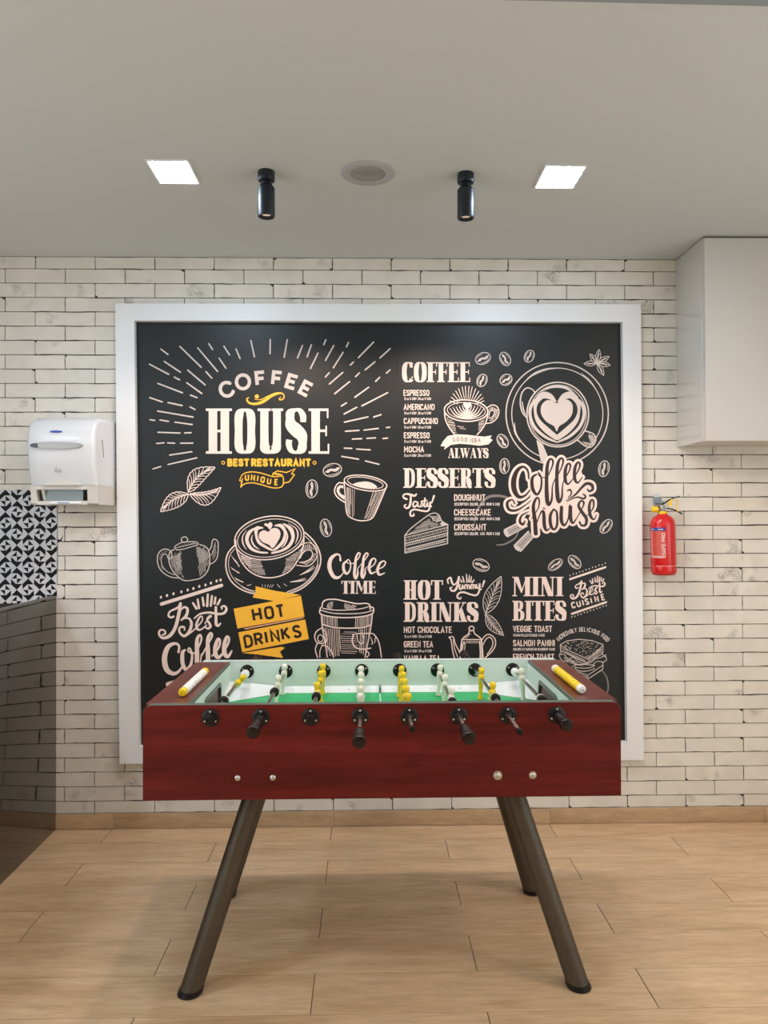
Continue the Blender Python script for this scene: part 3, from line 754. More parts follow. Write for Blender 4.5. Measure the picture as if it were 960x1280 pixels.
# ---------------- leaves
def leaf(i_, base, tip, bulge1, bulge2, nv=7, w=7, serr=0.0, bend=0.0):
    bx_, by_ = base; tx, ty = tip; L = math.hypot(tx-bx_, ty-by_); ux, uy = (tx-bx_)/L, (ty-by_)/L; nx, ny = -uy, ux
    def side(b, sg):
        pts = []
        for k in range(19):
            t = k/18; h = (math.sin(PI*t**0.82))**0.9*b*sg
            if serr and 1 < k < 18: h += sg*serr*(1 if k % 2 else -0.6)
            hb = bend*math.sin(PI*t)
            pts.append((bx_+ux*L*t+nx*(h+hb), by_+uy*L*t+ny*(h+hb)))
        return pts
    A, B = side(bulge1, 1), side(bulge2, -1)
    i_.line(A, w, smooth=not serr, n=2); i_.line(B, w, smooth=not serr, n=2)
    mid = [(bx_+ux*L*t+nx*bend*math.sin(PI*t), by_+uy*L*t+ny*bend*math.sin(PI*t)) for t in [k/10 for k in range(11)]]
    i_.line(mid, [w*1.5*(1-k/12) for k in range(11)])
    for k in range(nv):
        t = 0.08 + 0.78*k/nv; m_ = mid[min(10, int(round(t*10)))]
        m_ = (bx_+ux*L*t+nx*bend*math.sin(PI*t), by_+uy*L*t+ny*bend*math.sin(PI*t))
        for S in (A, B):
            e = S[min(18, int((t+0.17)*18)+1)]
            q = (m_[0]*.08+e[0]*.92, m_[1]*.08+e[1]*.92); c_ = ((m_[0]+q[0])/2+ux*L*.03, (m_[1]+q[1])/2+uy*L*.03)
            i_.line([m_, c_, q], [w*.9, w*.8, w*.35])
for (bs, tp, b1, b2, bn) in (((332, 690), (532, 505), 50, 60, -35), ((332, 706), (125, 836), 48, 62, 22), ((342, 706), (577, 657), 78, 20, 28)):
    i_ = Ink(180, 500, 6); leaf(i_, bs, tp, b1, b2, 8, 6.5, 3.0, bn); i_.done('mint_leaf_drawing', M_cream)
i_ = Ink(490, 690, 6.4); leaf(i_, (750, 490), (873, 195), 62, 62, 8, 6, 0, -4); i_.done('leaf_drawing', M_pale)
i_ = Ink(490, 690, 6.4); leaf(i_, (752, 500), (893, 668), 42, 42, 8, 5.5, 0, 12); i_.line([(750, 480), (745, 500), (752, 520)], 6); i_.done('leaf_drawing', M_pale)

# ---------------- small glass cup, top right of the left half
i_ = Ink(400, 570, 6.74)
i_.ell(384, 228, 182, 62, 9, 9); i_.ell(382, 226, 152, 44, 6, 9)
i_.fill([(278, 238), (320, 222), (385, 215), (440, 228), (482, 262), (440, 272), (370, 266), (310, 252)], True)
i_.line([(203, 215), (212, 330), (222, 465), (245, 510), (310, 540), (375, 545), (430, 530), (462, 490), (510, 380), (563, 252)], 9)
i_.line([(205, 232), (160, 226), (130, 262), (124, 305), (150, 350), (215, 395)], 10)
i_.fill([(196, 248), (165, 246), (143, 268), (140, 300), (160, 335), (205, 370), (208, 335), (180, 322), (162, 300), (165, 275), (182, 266), (198, 275)])
i_.hatch([(222, 262), (262, 272), (262, 515), (232, 480)], 88, 8, 3.4, 3); i_.line([(272, 275), (274, 520)], 3); i_.line([(290, 280), (284, 505)], 3)
i_.hatch([(462, 300), (548, 290), (500, 400), (440, 525), (380, 535)], 113, 12, 4, 4, .05); i_.line([(450, 300), (375, 530)], 4)
i_.done('glass_cup_drawing', M_cream)

# ---------------- teapot, left
i_ = Ink(180, 640, 8)
i_.line([(300, 375), (262, 400), (248, 450), (256, 520), (290, 590), (350, 655), (410, 686), (500, 678), (575, 655), (635, 590), (658, 500), (650, 400), (620, 350), (560, 326)], 10)
i_.ell(405, 276, 32, 28, 9)
i_.line([(305, 355), (320, 335), (380, 305), (470, 296), (530, 302), (540, 325), (480, 345), (400, 370), (330, 378), (305, 355)], 8)
i_.line([(315, 360), (380, 345), (460, 325), (532, 312)], 5)
i_.line([(650, 385), (672, 350), (684, 290), (700, 272), (730, 285), (742, 320), (738, 430), (712, 490), (660, 522)], 9)
i_.line([(655, 440), (690, 400), (708, 330), (712, 300)], 5)
i_.line([(275, 460), (240, 462), (230, 430), (205, 420), (180, 445), (172, 490), (190, 550), (240, 600), (305, 628)], 7)
i_.line([(275, 460), (276, 410), (250, 380), (200, 372), (155, 400), (134, 460), (145, 540), (190, 605), (270, 650), (350, 660)], 9)
i_.hatch([(270, 420), (370, 385), (385, 620), (410, 670), (330, 625), (275, 540), (255, 470)], 78, 11, 4, 5, .12)
i_.hatch([(300, 440), (365, 400), (380, 560), (330, 590)], 10, 12, 4, 6, .2)
i_.hatch([(525, 345), (600, 345), (645, 410), (648, 520), (610, 600), (560, 650), (540, 500)], 80, 12, 4, 7, .1)
i_.hatch([(520, 340), (640, 400), (650, 460), (560, 520), (525, 450)], -20, 13, 4, 8, .15)
i_.hatch([(670, 430), (700, 330), (720, 320), (725, 430), (690, 490)], 75, 12, 3, 9, .1); i_.hatch([(150, 470), (165, 420), (200, 392), (250, 395), (200, 410), (170, 440), (160, 500), (200, 580), (180, 575)], 60, 12, 3, 10, .1)
i_.hatch([(345, 340), (500, 305), (520, 312), (380, 352)], 8, 10, 3, 10, .1)
i_.done('teapot_drawing', M_pale)

# ---------------- large cappuccino cup with saucer
i_ = Ink(270, 630, 6.857)
saucer = [(165, 350), (110, 410), (86, 480), (90, 570), (130, 660), (210, 728), (320, 768), (470, 782), (620, 768), (740, 720), (840, 630), (893, 520), (890, 420), (840, 320), (765, 245)]
i_.line(saucer, 11); i_.line([(160, 385), (125, 430), (108, 490), (115, 570), (150, 640), (215, 700), (300, 738), (420, 755)], 5); i_.line([(610, 752), (730, 700), (820, 620), (868, 520), (866, 430), (825, 340), (765, 275)], 5)
i_.line([(225, 712), (320, 755), (460, 770), (600, 760), (740, 702), (838, 610), (878, 520)], 5)
i_.line([(168, 310), (178, 390), (210, 480), (270, 560), (350, 612), (440, 632), (540, 620), (630, 575), (690, 500), (730, 420), (752, 330), (752, 240)], 10)
i_.ell(457, 290, 300, 184, 10, -9); i_.ell(458, 292, 276, 160, 6, -9)
# latte art
i_.fill([(487, 378), (455, 350), (400, 325), (368, 285), (375, 245), (410, 225), (450, 238), (470, 215), (510, 205), (545, 225), (552, 270), (530, 320)], True, 4)
i_.fill([(460, 218), (440, 195), (413, 180), (425, 163), (445, 172), (460, 155), (480, 165), (482, 190)], True, 4)
for st_ in ([(402, 205, 10), (350, 210, 34), (345, 270, 22), (370, 330, 26), (430, 370, 22), (480, 395, 16)], [(345, 200, 8), (285, 245, 30), (265, 310, 30), (300, 380, 26), (370, 412, 18), (440, 418, 14)], [(262, 225, 3), (228, 280, 9), (232, 340, 12), (262, 392, 3)],
            [(312, 265, 4), (305, 310, 12), (330, 360, 14), (375, 390, 4)], [(505, 185, 10), (560, 188, 32), (592, 245, 22), (575, 320, 28), (530, 370, 24), (495, 395, 16)], [(580, 170, 10), (640, 215, 34), (660, 290, 28), (625, 360, 26), (560, 400, 20), (480, 420, 16)],
            [(618, 165, 3), (685, 210, 9), (702, 270, 12), (680, 340, 4)], [(600, 225, 4), (612, 280, 14), (590, 345, 12), (560, 375, 4)]): brush(i_, [st_])
# handle
i_.line([(700, 380), (740, 345), (800, 332), (850, 365), (868, 420), (850, 480), (790, 530), (690, 525)], 8)
i_.line([(720, 465), (745, 420), (780, 395), (815, 400), (828, 430), (810, 470), (760, 495), (718, 500)], 8)
i_.hatch([(710, 400), (745, 355), (800, 342), (850, 390), (820, 395), (780, 385), (735, 430)], 80, 11, 4, 11, .08)
i_.hatch([(715, 505), (790, 480), (840, 420), (858, 430), (840, 480), (780, 522)], 20, 10, 4, 12, .1)
i_.hatch([(190, 425), (270, 460), (400, 490), (430, 610), (350, 600), (270, 545), (215, 475)], 5, 10, 4, 13, .12); i_.hatch([(200, 430), (300, 470), (300, 560), (240, 510)], 60, 12, 4, 14, .1)
i_.hatch([(590, 470), (740, 380), (700, 480), (640, 555), (560, 605), (590, 540)], -8, 11, 4, 15, .12)
for a, b, sd in (((130, 445), (205, 535), 1), ((125, 545), (205, 590), 2), ((160, 635), (240, 668), 3), ((262, 702), (305, 685), 4), ((840, 530), (725, 605), 5), ((765, 638), (640, 665), 6)):
    for q in range(3 if sd != 4 else 1): i_.line([(a[0]+q*6, a[1]+q*9-6), ((a[0]+b[0])/2+q*6, (a[1]+b[1])/2+q*4+3), (b[0]-q*5, b[1]+q*3)], [2, 6, 2])
for x in (400, 420, 440, 458, 475): i_.line([(x, 715), (x+8-(440-x)*.3, 690)], 4)
i_.line([(525, 688), (550, 718)], 4); i_.line([(580, 682), (608, 705)], 4)
i_.done('cappuccino_cup_drawing', M_cream)

# ---------------- yellow banner
i_ = Ink(280, 720, 4.571); i_.lift = 0.0006
for p in ([(180, 58), (290, 84), (438, 108), (292, 144), (163, 122), (182, 92)], [(55, 187), (440, 113), (460, 232), (77, 300)], [(82, 322), (464, 248), (485, 360), (104, 435)], [(104, 440), (330, 404), (348, 410), (320, 432), (338, 468), (190, 448)]): i_.fill(p)
i_.done('banner_drawing', M_yel, 'yellow folded banner')
i_ = Ink(280, 720, 4.571); i_.lift = 0.0006; i_.fill([(110, 300), (455, 235), (455, 241), (125, 305)]); i_.done('banner_fold', mat('mural_salmon', (0.75, 0.38, 0.24), 0.42), 'pinkish fold line')
i_ = Ink(280, 720, 4.571); i_.lift = 0.0012
for c, x, y in zip('HOT', (188, 258, 322), (218, 209, 201)): sans_glyph(i_, c, x, y, 80 if c != 'O' else 78, -10, .19, 1.05)
for c, x, y in zip('DRINKS', (139, 198, 241, 291, 352, 417), (372, 360, 350, 341, 328, 317)): sans_glyph(i_, c, x, y, 76, -10, .19, 1.05)
i_.done('lettering', M_ink, 'dark lettering on the banner')

# ---------------- paper cup held in a hand
i_ = Ink(280, 720, 4.571)
i_.line([(560, 180), (565, 150), (590, 135), (640, 134), (700, 146), (760, 158), (810, 156), (832, 165), (835, 190)], 7)
i_.line([(565, 185), (640, 195), (740, 192), (800, 183), (832, 172)], 5); i_.line([(552, 180), (550, 215), (610, 232), (700, 238), (800, 230), (850, 212), (853, 182), (835, 178)], 7)
i_.line([(552, 195), (620, 212), (720, 216), (800, 210), (850, 196)], 5)
i_.line([(556, 222), (562, 300), (575, 360), (590, 465)], 6); i_.line([(848, 218), (838, 300), (822, 380), (806, 465)], 6)
i_.line([(560, 276), (620, 292), (700, 298), (790, 294), (840, 280)], 7)
i_.hatch([(560, 228), (650, 238), (650, 290), (562, 276)], 88, 9, 3, 21, .03); i_.hatch([(750, 238), (845, 222), (838, 280), (750, 296)], 92, 9, 3, 22, .03)
i_.hatch([(566, 290), (665, 300), (665, 460), (600, 460), (575, 360)], 87, 11, 3, 23, .05); i_.hatch([(770, 300), (836, 290), (818, 400), (804, 460), (770, 440)], 93, 11, 3, 24, .05); i_.hatch([(650, 320), (775, 315), (765, 450), (660, 450)], 2, 12, 2.4, 25, .2)
i_.hatch([(590, 150), (625, 145), (620, 190), (585, 185)], 60, 8, 3, 26, .1); i_.hatch([(680, 155), (760, 170), (750, 190), (690, 190)], 20, 8, 3, 27, .1)
i_.line([(556, 298), (530, 315), (518, 345), (530, 378), (565, 385), (580, 365)], 6); i_.ell(551, 356, 16, 20, 5); i_.line([(568, 305), (588, 340), (584, 375)], 5)
i_.line([(535, 382), (522, 420), (535, 465)], 6); i_.line([(560, 395), (590, 405), (620, 440), (625, 465)], 6); i_.line([(560, 398), (548, 430), (548, 465)], 5)
i_.line([(735, 335), (760, 330), (830, 328), (858, 335), (885, 380), (900, 465)], 6); i_.line([(740, 335), (733, 375), (755, 410), (800, 418), (838, 412)], 7); i_.line([(760, 335), (765, 370), (785, 388), (798, 370), (795, 338)], 5)
i_.line([(838, 350), (850, 385), (842, 388)], 4); i_.line([(865, 350), (862, 380)], 4); i_.line([(810, 425), (830, 445), (815, 465)], 5)
i_.done('hand_holding_cup_drawing', M_cream)

# ---------------- "Coffee TIME"
i_ = Ink(400, 570, 6.74)
brush(i_, [[(172, 880, 18), (165, 835, 14), (130, 832, 22), (90, 870, 34), (80, 940, 38), (110, 1010, 34), (150, 1025, 26), (185, 1000, 10), (210, 960, 8)],
           [(225, 885, 16), (200, 910, 22), (200, 960, 26), (225, 992, 20), (252, 960, 14), (258, 905, 10), (240, 872, 9), (225, 885, 9), (240, 905, 8), (285, 905, 8)],
           [(285, 905, 8), (325, 860, 10), (338, 825, 12), (322, 818, 14), (303, 860, 20), (295, 930, 26), (290, 1000, 26), (302, 1030, 22), (318, 990, 18), (318, 950, 8), (345, 915, 6)],
           [(345, 915, 8), (385, 865, 10), (405, 830, 12), (390, 818, 14), (368, 855, 20), (360, 930, 26), (352, 1000, 26), (362, 1026, 20), (380, 985, 16), (382, 950, 8), (410, 925, 6)],
           [(400, 955, 8), (450, 920, 10), (470, 880, 12), (452, 862, 14), (425, 890, 22), (415, 950, 24), (432, 988, 20), (470, 975, 8)],
           [(470, 960, 8), (530, 935, 10), (552, 900, 12), (535, 885, 12), (505, 905, 20), (485, 960, 24), (500, 1000, 20), (545, 985, 8)]], k=0.92)
slab(i_, 'TIME', 180, 1052, 472, 1160, gap=0.0)
i_.done('lettering', M_cream)

# ---------------- "Best Coffee" with bars
BEST = [[(295, 325, 22), (270, 335, 20), (245, 315, 20), (260, 275, 18), (310, 250, 20), (345, 230, 24), (365, 195, 26)],
        [(365, 195, 28), (350, 290, 34), (315, 430, 34), (260, 515, 34), (190, 540, 26), (150, 500, 22), (165, 460, 18), (205, 465, 18), (212, 495, 20), (185, 510, 16)],
        [(365, 265, 14), (400, 232, 20), (435, 250, 26), (425, 310, 30), (385, 350, 20), (370, 365, 14), (400, 345, 14), (450, 345, 20), (475, 400, 28), (450, 480, 30), (400, 520, 26), (355, 480, 22), (360, 435, 20), (400, 430, 20), (405, 460, 14)],
        [(450, 500, 14), (520, 440, 14), (580, 370, 14), (580, 325, 12), (555, 335, 18), (525, 400, 24), (535, 450, 24), (570, 455, 16), (625, 410, 12)],
        [(610, 395, 12), (640, 350, 14), (672, 320, 20), (650, 325, 18), (632, 355, 20), (655, 395, 24), (665, 425, 24), (640, 445, 22), (610, 430, 16)],
        [(718, 232, 26), (720, 320, 28), (722, 400, 30), (745, 415, 24), (765, 392, 14)],
        [(502, 345, 12), (560, 300, 18), (650, 285, 22), (740, 300, 24), (800, 290, 26), (825, 250, 24), (805, 220, 20), (775, 230, 18), (780, 250, 14)]]
COF2 = [[(345, 680, 24), (350, 620, 22), (310, 595, 28), (240, 630, 44), (205, 740, 52), (225, 850, 52), (285, 895, 40), (340, 880, 28), (385, 820, 14), (400, 780, 10)],
        [(410, 660, 20), (385, 690, 36), (388, 800, 40), (425, 855, 34), (470, 800, 28), (480, 700, 20), (455, 640, 16), (440, 665, 16), (470, 690, 16), (510, 690, 14)],
        [(510, 700, 14), (560, 600, 18), (575, 540, 20), (558, 510, 24), (530, 560, 34), (530, 680, 44), (530, 780, 44), (525, 850, 40), (560, 800, 16), (575, 700, 12)],
        [(575, 720, 14), (640, 600, 18), (680, 520, 22), (665, 492, 24), (638, 550, 34), (640, 680, 44), (640, 780, 44), (630, 850, 40), (670, 780, 14)],
        [(680, 720, 14), (745, 640, 20), (760, 570, 22), (740, 550, 26), (715, 620, 40), (715, 700, 44), (745, 735, 34), (790, 690, 18)],
        [(790, 690, 16), (840, 600, 20), (850, 545, 22), (828, 528, 26), (805, 600, 40), (805, 690, 46), (840, 725, 34), (878, 668, 14)]]
BURST = [(490, 190, 525, 245), (537, 155, 550, 240), (585, 135, 597, 215), (638, 105, 632, 220), (680, 120, 668, 215), (715, 135, 705, 195), (762, 155, 738, 202)]
i_ = Ink(180, 730, 8); brush(i_, BEST)
for a in BURST: i_.line([(a[0], a[1]), (a[2], a[3])], [20, 24], smooth=False)
i_.done('lettering', M_cream)
i_ = Ink(180, 730, 8); brush(i_, COF2); i_.done('lettering', M_cream)
i_ = Ink(180, 730, 8); i_.line([(175, 200), (775, 14)], 34, smooth=False)
for x, y in ((170, 132), (230, 115), (295, 98), (374, 78), (437, 60), (494, 45), (553, 24), (615, 10), (670, -10), (726, -30), (766, -40)): i_.ellfill(x, y, 11, 15, 10, 12)
i_.done('dotted_bar', M_cream)
i_ = Ink(180, 730, 8); i_.line([(240, 1003), (700, 880)], 46, smooth=False); i_.done('bar', M_cream)

# ---------------- right half: COFFEE list
i_ = Ink(490, 420, 6.4); slab(i_, 'COFFEE', 80, 210, 628, 368, gap=0.0); i_.done('lettering', M_cream)
for t_, x1, y in (('ESPRESSO', 298, 430), ('AMERICANO', 340, 543), ('CAPPUCCINO', 366, 655), ('ESPRESSO', 300, 770), ('MOCHA', 256, 882)):
    i_ = Ink(490, 420, 6.4); sans(i_, t_, 92 + (y-430)*.01, y, x1, 50, wt=.165); i_.done('lettering', M_cream)
i_ = Ink(490, 420, 6.4)
for y in (490, 605, 718, 832, 944):
    sans(i_, '12 oz $ 3.00/', 96, y, 197, 23, wt=.2, gap=.2); sans(i_, '20 oz $ 5.00', 206, y, 312, 23, wt=.2, gap=.2)
i_.done('small_print', M_pale)
# latte cup with rays and ribbon
i_ = Ink(490, 420, 6.4)
i_.ell(592, 597, 174, 86, 9, 3); i_.ell(594, 598, 152, 66, 5, 3)
for q in range(6):
    w_ = 150-q*27; yb = 655-q*14; yt = 575-q*6
    i_.line([(600-w_*.92, yt), (600-w_*.6, yb-20+q*3), (600, yb), (600+w_*.6, yb-20+q*3), (600+w_*.92, yt)], [4, 9, 13, 9, 4])
i_.fill([(600, 590), (572, 555), (575, 532), (592, 530), (602, 542), (615, 528), (632, 536), (630, 560)], True, 3)
for a in (-74, -62, -50, -38, -27, -15, -5, 6, 16, 28, 40, 52, 64, 74):
    t = math.radians(a-90); r0_, r1_ = 70, 150 - abs(a)*.15
    i_.line([(600+r0_*1.15*math.cos(t), 560+r0_*.85*math.sin(t)), (600+r1_*1.02*math.cos(t), 560+(r1_+10)*math.sin(t))], [5, 6], smooth=False)
i_.line([(420, 610), (428, 670), (460, 735), (500, 785), (530, 800)], 9); i_.line([(765, 615), (755, 680), (720, 745), (680, 790)], 9)
i_.hatch([(435, 650), (500, 685), (520, 780), (490, 770), (450, 710)], 8, 11, 4, 31, .1); i_.hatch([(690, 690), (750, 650), (730, 720), (690, 770)], -10, 11, 4, 32, .1); i_.line([(540, 738), (590, 745)], 4); i_.line([(520, 722), (575, 728)], 4)
i_.line([(760, 575), (800, 552), (840, 565), (855, 605), (840, 655), (800, 690), (755, 700)], 8); i_.line([(775, 660), (780, 615), (800, 595), (820, 610), (808, 640), (785, 660)], 6)
i_.hatch([(765, 590), (800, 562), (845, 590), (845, 640), (800, 680), (770, 685), (815, 640), (815, 600), (790, 595), (770, 640)], 60, 9, 4, 33, .05)
i_.done('latte_cup_drawing', M_cream)
i_ = Ink(490, 420, 6.4)
i_.fill([(445, 800), (520, 786), (600, 790), (680, 800), (740, 805), (798, 795), (785, 820), (806, 832), (770, 868), (700, 878), (620, 868), (540, 862), (470, 872), (415, 910), (425, 885), (388, 880), (410, 840)])
i_.done('ribbon_drawing', M_cream, 'cream ribbon')
i_ = Ink(490, 420, 6.4); i_.lift = 0.0006
for c, x, y, a in zip('GOOD IDEA', (495, 527, 560, 592, 610, 630, 652, 675, 698), (830, 826, 826, 829, 830, 832, 834, 835, 833), (-8, -4, 0, 4, 0, 4, 3, 0, -3)): sans_glyph(i_, c, x, y, 34, a, .13, .95)
i_.done('lettering', M_ink, 'dark lettering on the ribbon')
i_ = Ink(490, 420, 6.4); slab(i_, 'ALWAYS', 448, 897, 772, 976, gap=0.0); i_.done('lettering', M_cream)

# ---------------- DESSERTS
i_ = Ink(490, 570, 6.4); slab(i_, 'DESSERTS', 90, 98, 828, 254, gap=0.0); i_.done('lettering', M_cream)
for t_, x1, y in (('DOUGHNUT', 746, 306), ('CHEESECAKE', 790, 424), ('CROISSANT', 755, 543)): i_ = Ink(490, 570, 6.4); sans(i_, t_, 497, y, x1, 53, wt=.165); i_.done('lettering', M_cream)
i_ = Ink(490, 570, 6.4)
for y in (373, 490, 609):
    sans(i_, 'DESCRIPTION', 499, y, 612, 25, wt=.2, gap=.2); sans(i_, 'DOLORE', 622, y, 692, 25, wt=.2, gap=.2); sans(i_, 'AUTE', 704, y, 745, 25, wt=.2, gap=.2); sans(i_, 'IRUR $ 3.00', 756, y, 862, 25, wt=.2, gap=.2)
i_.done('small_print', M_pale)
i_ = Ink(490, 570, 6.4)
brush(i_, [[(118, 345, 16), (95, 335, 14), (90, 315, 12), (115, 303, 14), (150, 310, 18), (180, 318, 16), (195, 305, 12)], [(150, 318, 14), (148, 370, 18), (138, 405, 18), (115, 418, 14), (98, 400, 12), (112, 388, 10)],
           [(205, 370, 10), (180, 365, 12), (168, 390, 14), (180, 408, 14), (202, 385, 10), (206, 370, 12), (206, 400, 14), (222, 405, 8)], [(222, 405, 7), (244, 362, 8), (233, 368, 9), (248, 392, 11), (230, 408, 9)],
           [(264, 338, 12), (258, 400, 14), (272, 405, 8)], [(246, 360, 9), (280, 356, 9)], [(272, 405, 6), (284, 370, 12), (282, 398, 14), (298, 398, 10), (306, 365, 12), (302, 410, 14), (285, 440, 14), (240, 438, 14), (180, 428, 14), (148, 445, 14), (150, 478, 14), (175, 475, 12), (172, 460, 8)],
           [(336, 320, 16), (318, 375, 10)], [(314, 402, 13), (313, 404, 13)]])
i_.done('lettering', M_cream)
# cake slice
i_ = Ink(490, 570, 6.4)
i_.line([(102, 635), (340, 575), (446, 548), (444, 700), (104, 776), (102, 635)], 8, smooth=False)
i_.line([(102, 635), (150, 580), (260, 495), (300, 468), (342, 456), (375, 472), (400, 520), (446, 548)], 7)
for a, b, m_ in ((650, 672, 'n'), (716, 734, 'n')):
    pts = [(108, a), (442, a-82)]
    i_.line([(106, a+2), (270, a-36), (442, a-80)], 5); 
for k, yy in enumerate((672, 692, 712, 738, 756)): i_.line([(106, yy+8), (270, yy-32), (443, yy-76)], [7, 8, 7] if k % 2 else [4, 5, 4])
i_.hatch([(106, 690), (442, 608), (442, 636), (106, 716)], 76, 15, 4.5, 41, .12); i_.hatch([(106, 655), (442, 572), (442, 590), (106, 674)], 40, 16, 4, 42, .1); i_.hatch([(106, 745), (442, 662), (442, 690), (106, 765)], -13, 8, 3.5, 43, .1)
i_.hatch([(130, 620), (240, 535), (300, 500), (330, 560), (230, 600)], -15, 9, 3.2, 44, .2); i_.hatch([(300, 520), (400, 545), (340, 570), (290, 575)], -12, 8, 3.2, 45, .15)
i_.fill([(385, 545), (400, 520), (440, 550), (400, 560)])
for q in range(4): i_.line([(290+q*14, 478+q*4), (330, 500+q*10-14), (375+q*6, 480+q*12), (350, 530)], [3, 5, 4, 2])
i_.done('cake_slice_drawing', M_pale)

# ---------------- top-view cup on saucer with spoon
i_ = Ink(610, 410, 5.333)
R_ = 342
i_.ell(461, 572, 341, 342, 8, n=70); i_.ell(462, 572, 304, 305, 6, n=70)
i_.line([(258, 340), (320, 300), (400, 273), (480, 268)], [3, 16, 12, 2]); i_.line([(178, 630), (180, 690), (215, 760)], [2, 14, 3]); i_.line([(620, 300), (670, 345), (710, 390)], [2, 12, 3])
i_.ell(465, 577, 206, 215, 9, n=60); i_.ell(465, 580, 190, 200, 5, n=60)
i_.line([(350, 425), (430, 392), (520, 400), (600, 460)], [3, 16, 16, 3])
i_.fill([(458, 690), (440, 655), (390, 625), (355, 575), (355, 520), (385, 485), (425, 482), (458, 502), (490, 480), (530, 478), (562, 510), (560, 575), (520, 625), (475, 655)], True, 4)
for sg in (-1, 1):
    X = lambda x: 460 + sg*(x-460)
    brush(i_, [[(X(468), 490, 10), (X(510), 455, 40), (X(560), 450, 44), (X(600), 500, 28), (X(605), 560, 18), (X(585), 620, 30), (X(530), 680, 40), (X(465), 730, 34)],
               [(X(575), 450, 6), (X(628), 510, 20), (X(640), 580, 20), (X(610), 660, 20), (X(540), 725, 18), (X(465), 760, 10)]])
i_.line([(255, 595), (228, 560), (215, 500), (225, 435), (258, 400), (295, 410), (315, 435)], 8); i_.line([(250, 580), (235, 540), (228, 490)], [4, 9, 4])
i_.fill([(322, 745), (365, 775), (402, 862), (380, 900), (352, 890)])
i_.line([(645, 685), (700, 705), (718, 735), (710, 770), (680, 795), (645, 785), (595, 745)], 8); i_.hatch([(665, 700), (712, 725), (705, 780), (655, 785), (625, 755), (680, 765)], 70, 8, 5, 51, .05)
i_.done('cup_and_saucer_drawing', M_pale)
i_ = Ink(610, 410, 5.333)
for ang_, L_ in ((-82, 92), (-30, 92), (8, 88), (62, 92), (178, 88), (232, 78)):
    t = math.radians(ang_); tip = (728+L_*math.cos(t), 235+L_*math.sin(t)); leaf(i_, (728+10*math.cos(t), 235+10*math.sin(t)), tip, 17, 17, 0, 4.5); i_.line([(728+20*math.cos(t-.1), 235+20*math.sin(t-.1)), (728+.7*L_*math.cos(t), 235+.7*L_*math.sin(t))], [6, 10])
i_.ellfill(728, 235, 12, 12); i_.done('star_anise_drawing', M_pale)

# ---------------- arcs and cinnamon sticks
i_ = Ink(490, 570, 6.4); i_.lift = -0.0002
i_.line([(915, 330), (850, 318), (780, 325), (730, 360), (690, 420), (665, 490), (662, 545)], [18, 20, 22, 20, 16, 12, 4]); i_.line([(835, 712), (890, 708), (935, 690), (985, 655), (1015, 600)], [8, 12, 14, 12, 6])
i_.done('arc_drawing', M_grey, 'faint grey arcs')
for p, e in (((110, 545, 240, 480, 262, 520, 130, 590), (122, 568)), ((175, 650, 270, 555, 305, 590, 218, 688), (197, 668))):
    i_ = Ink(610, 560, 5.333); a = p
    i_.line([(a[0], a[1]), (a[2], a[3])], 9, smooth=False); i_.line([(a[6], a[7]), (a[4], a[5])], 9, smooth=False)
    i_.hatch([(a[0], a[1]), (a[2], a[3]), (a[4], a[5]), (a[6], a[7])], math.degrees(math.atan2(a[3]-a[1], a[2]-a[0])), 9, 5, 52, .02)
    i_.ellfill(e[0], e[1], 14, 28, -28 if e[0] < 150 else -50); i_.done('cinnamon_stick_drawing', M_pale)

# ---------------- big "Coffee house" script
CH = [[(272, 205, 10), (264, 150, 14), (232, 125, 16), (195, 150, 26), (172, 210, 34), (175, 280, 34), (205, 325, 24), (245, 318, 14), (280, 280, 8)],
      [(325, 175, 10), (295, 200, 20), (297, 270, 24), (325, 310, 16), (352, 270, 14), (355, 200, 12), (335, 163, 8), (345, 190, 6), (385, 200, 6)],
      [(385, 215, 6), (425, 130, 10), (432, 85, 14), (412, 75, 14), (395, 120, 22), (390, 220, 24), (393, 340, 28), (405, 378, 20), (425, 340, 14), (430, 250, 8), (455, 190, 6)],
      [(452, 205, 6), (492, 125, 10), (500, 80, 14), (482, 70, 14), (463, 115, 22), (458, 215, 24), (463, 320, 28), (473, 360, 20), (492, 325, 14), (498, 240, 8), (520, 190, 6)],
      [(505, 215, 6), (542, 150, 10), (548, 112, 14), (530, 108, 14), (515, 150, 22), (515, 215, 22), (535, 240, 12), (570, 200, 6)],
      [(570, 205, 6), (606, 140, 10), (612, 105, 14), (595, 98, 14), (578, 140, 22), (578, 205, 22), (598, 232, 12), (628, 195, 6)],
      [(290, 470, 5), (335, 400, 8), (340, 345, 12), (322, 335, 14), (302, 390, 22), (312, 480, 26), (318, 570, 28)],
      [(320, 510, 8), (352, 430, 10), (370, 430, 20), (375, 510, 24), (388, 548, 16), (412, 535, 6)],
      [(438, 408, 12), (415, 450, 20), (418, 515, 22), (440, 543, 14), (460, 510, 16), (458, 430, 14), (435, 408, 10)],
      [(490, 395, 22), (488, 480, 24), (508, 515, 16), (535, 470, 10), (548, 385, 22), (550, 465, 24), (566, 500, 14), (592, 465, 6)],
      [(590, 470, 6), (628, 400, 8), (638, 365, 14), (620, 352, 12), (603, 385, 18), (628, 430, 22), (655, 470, 22), (650, 512, 18), (622, 515, 14), (610, 492, 12)],
      [(662, 450, 6), (700, 400, 10), (702, 352, 14), (684, 352, 14), (674, 400, 20), (685, 458, 20), (708, 475, 10), (722, 445, 6)]]
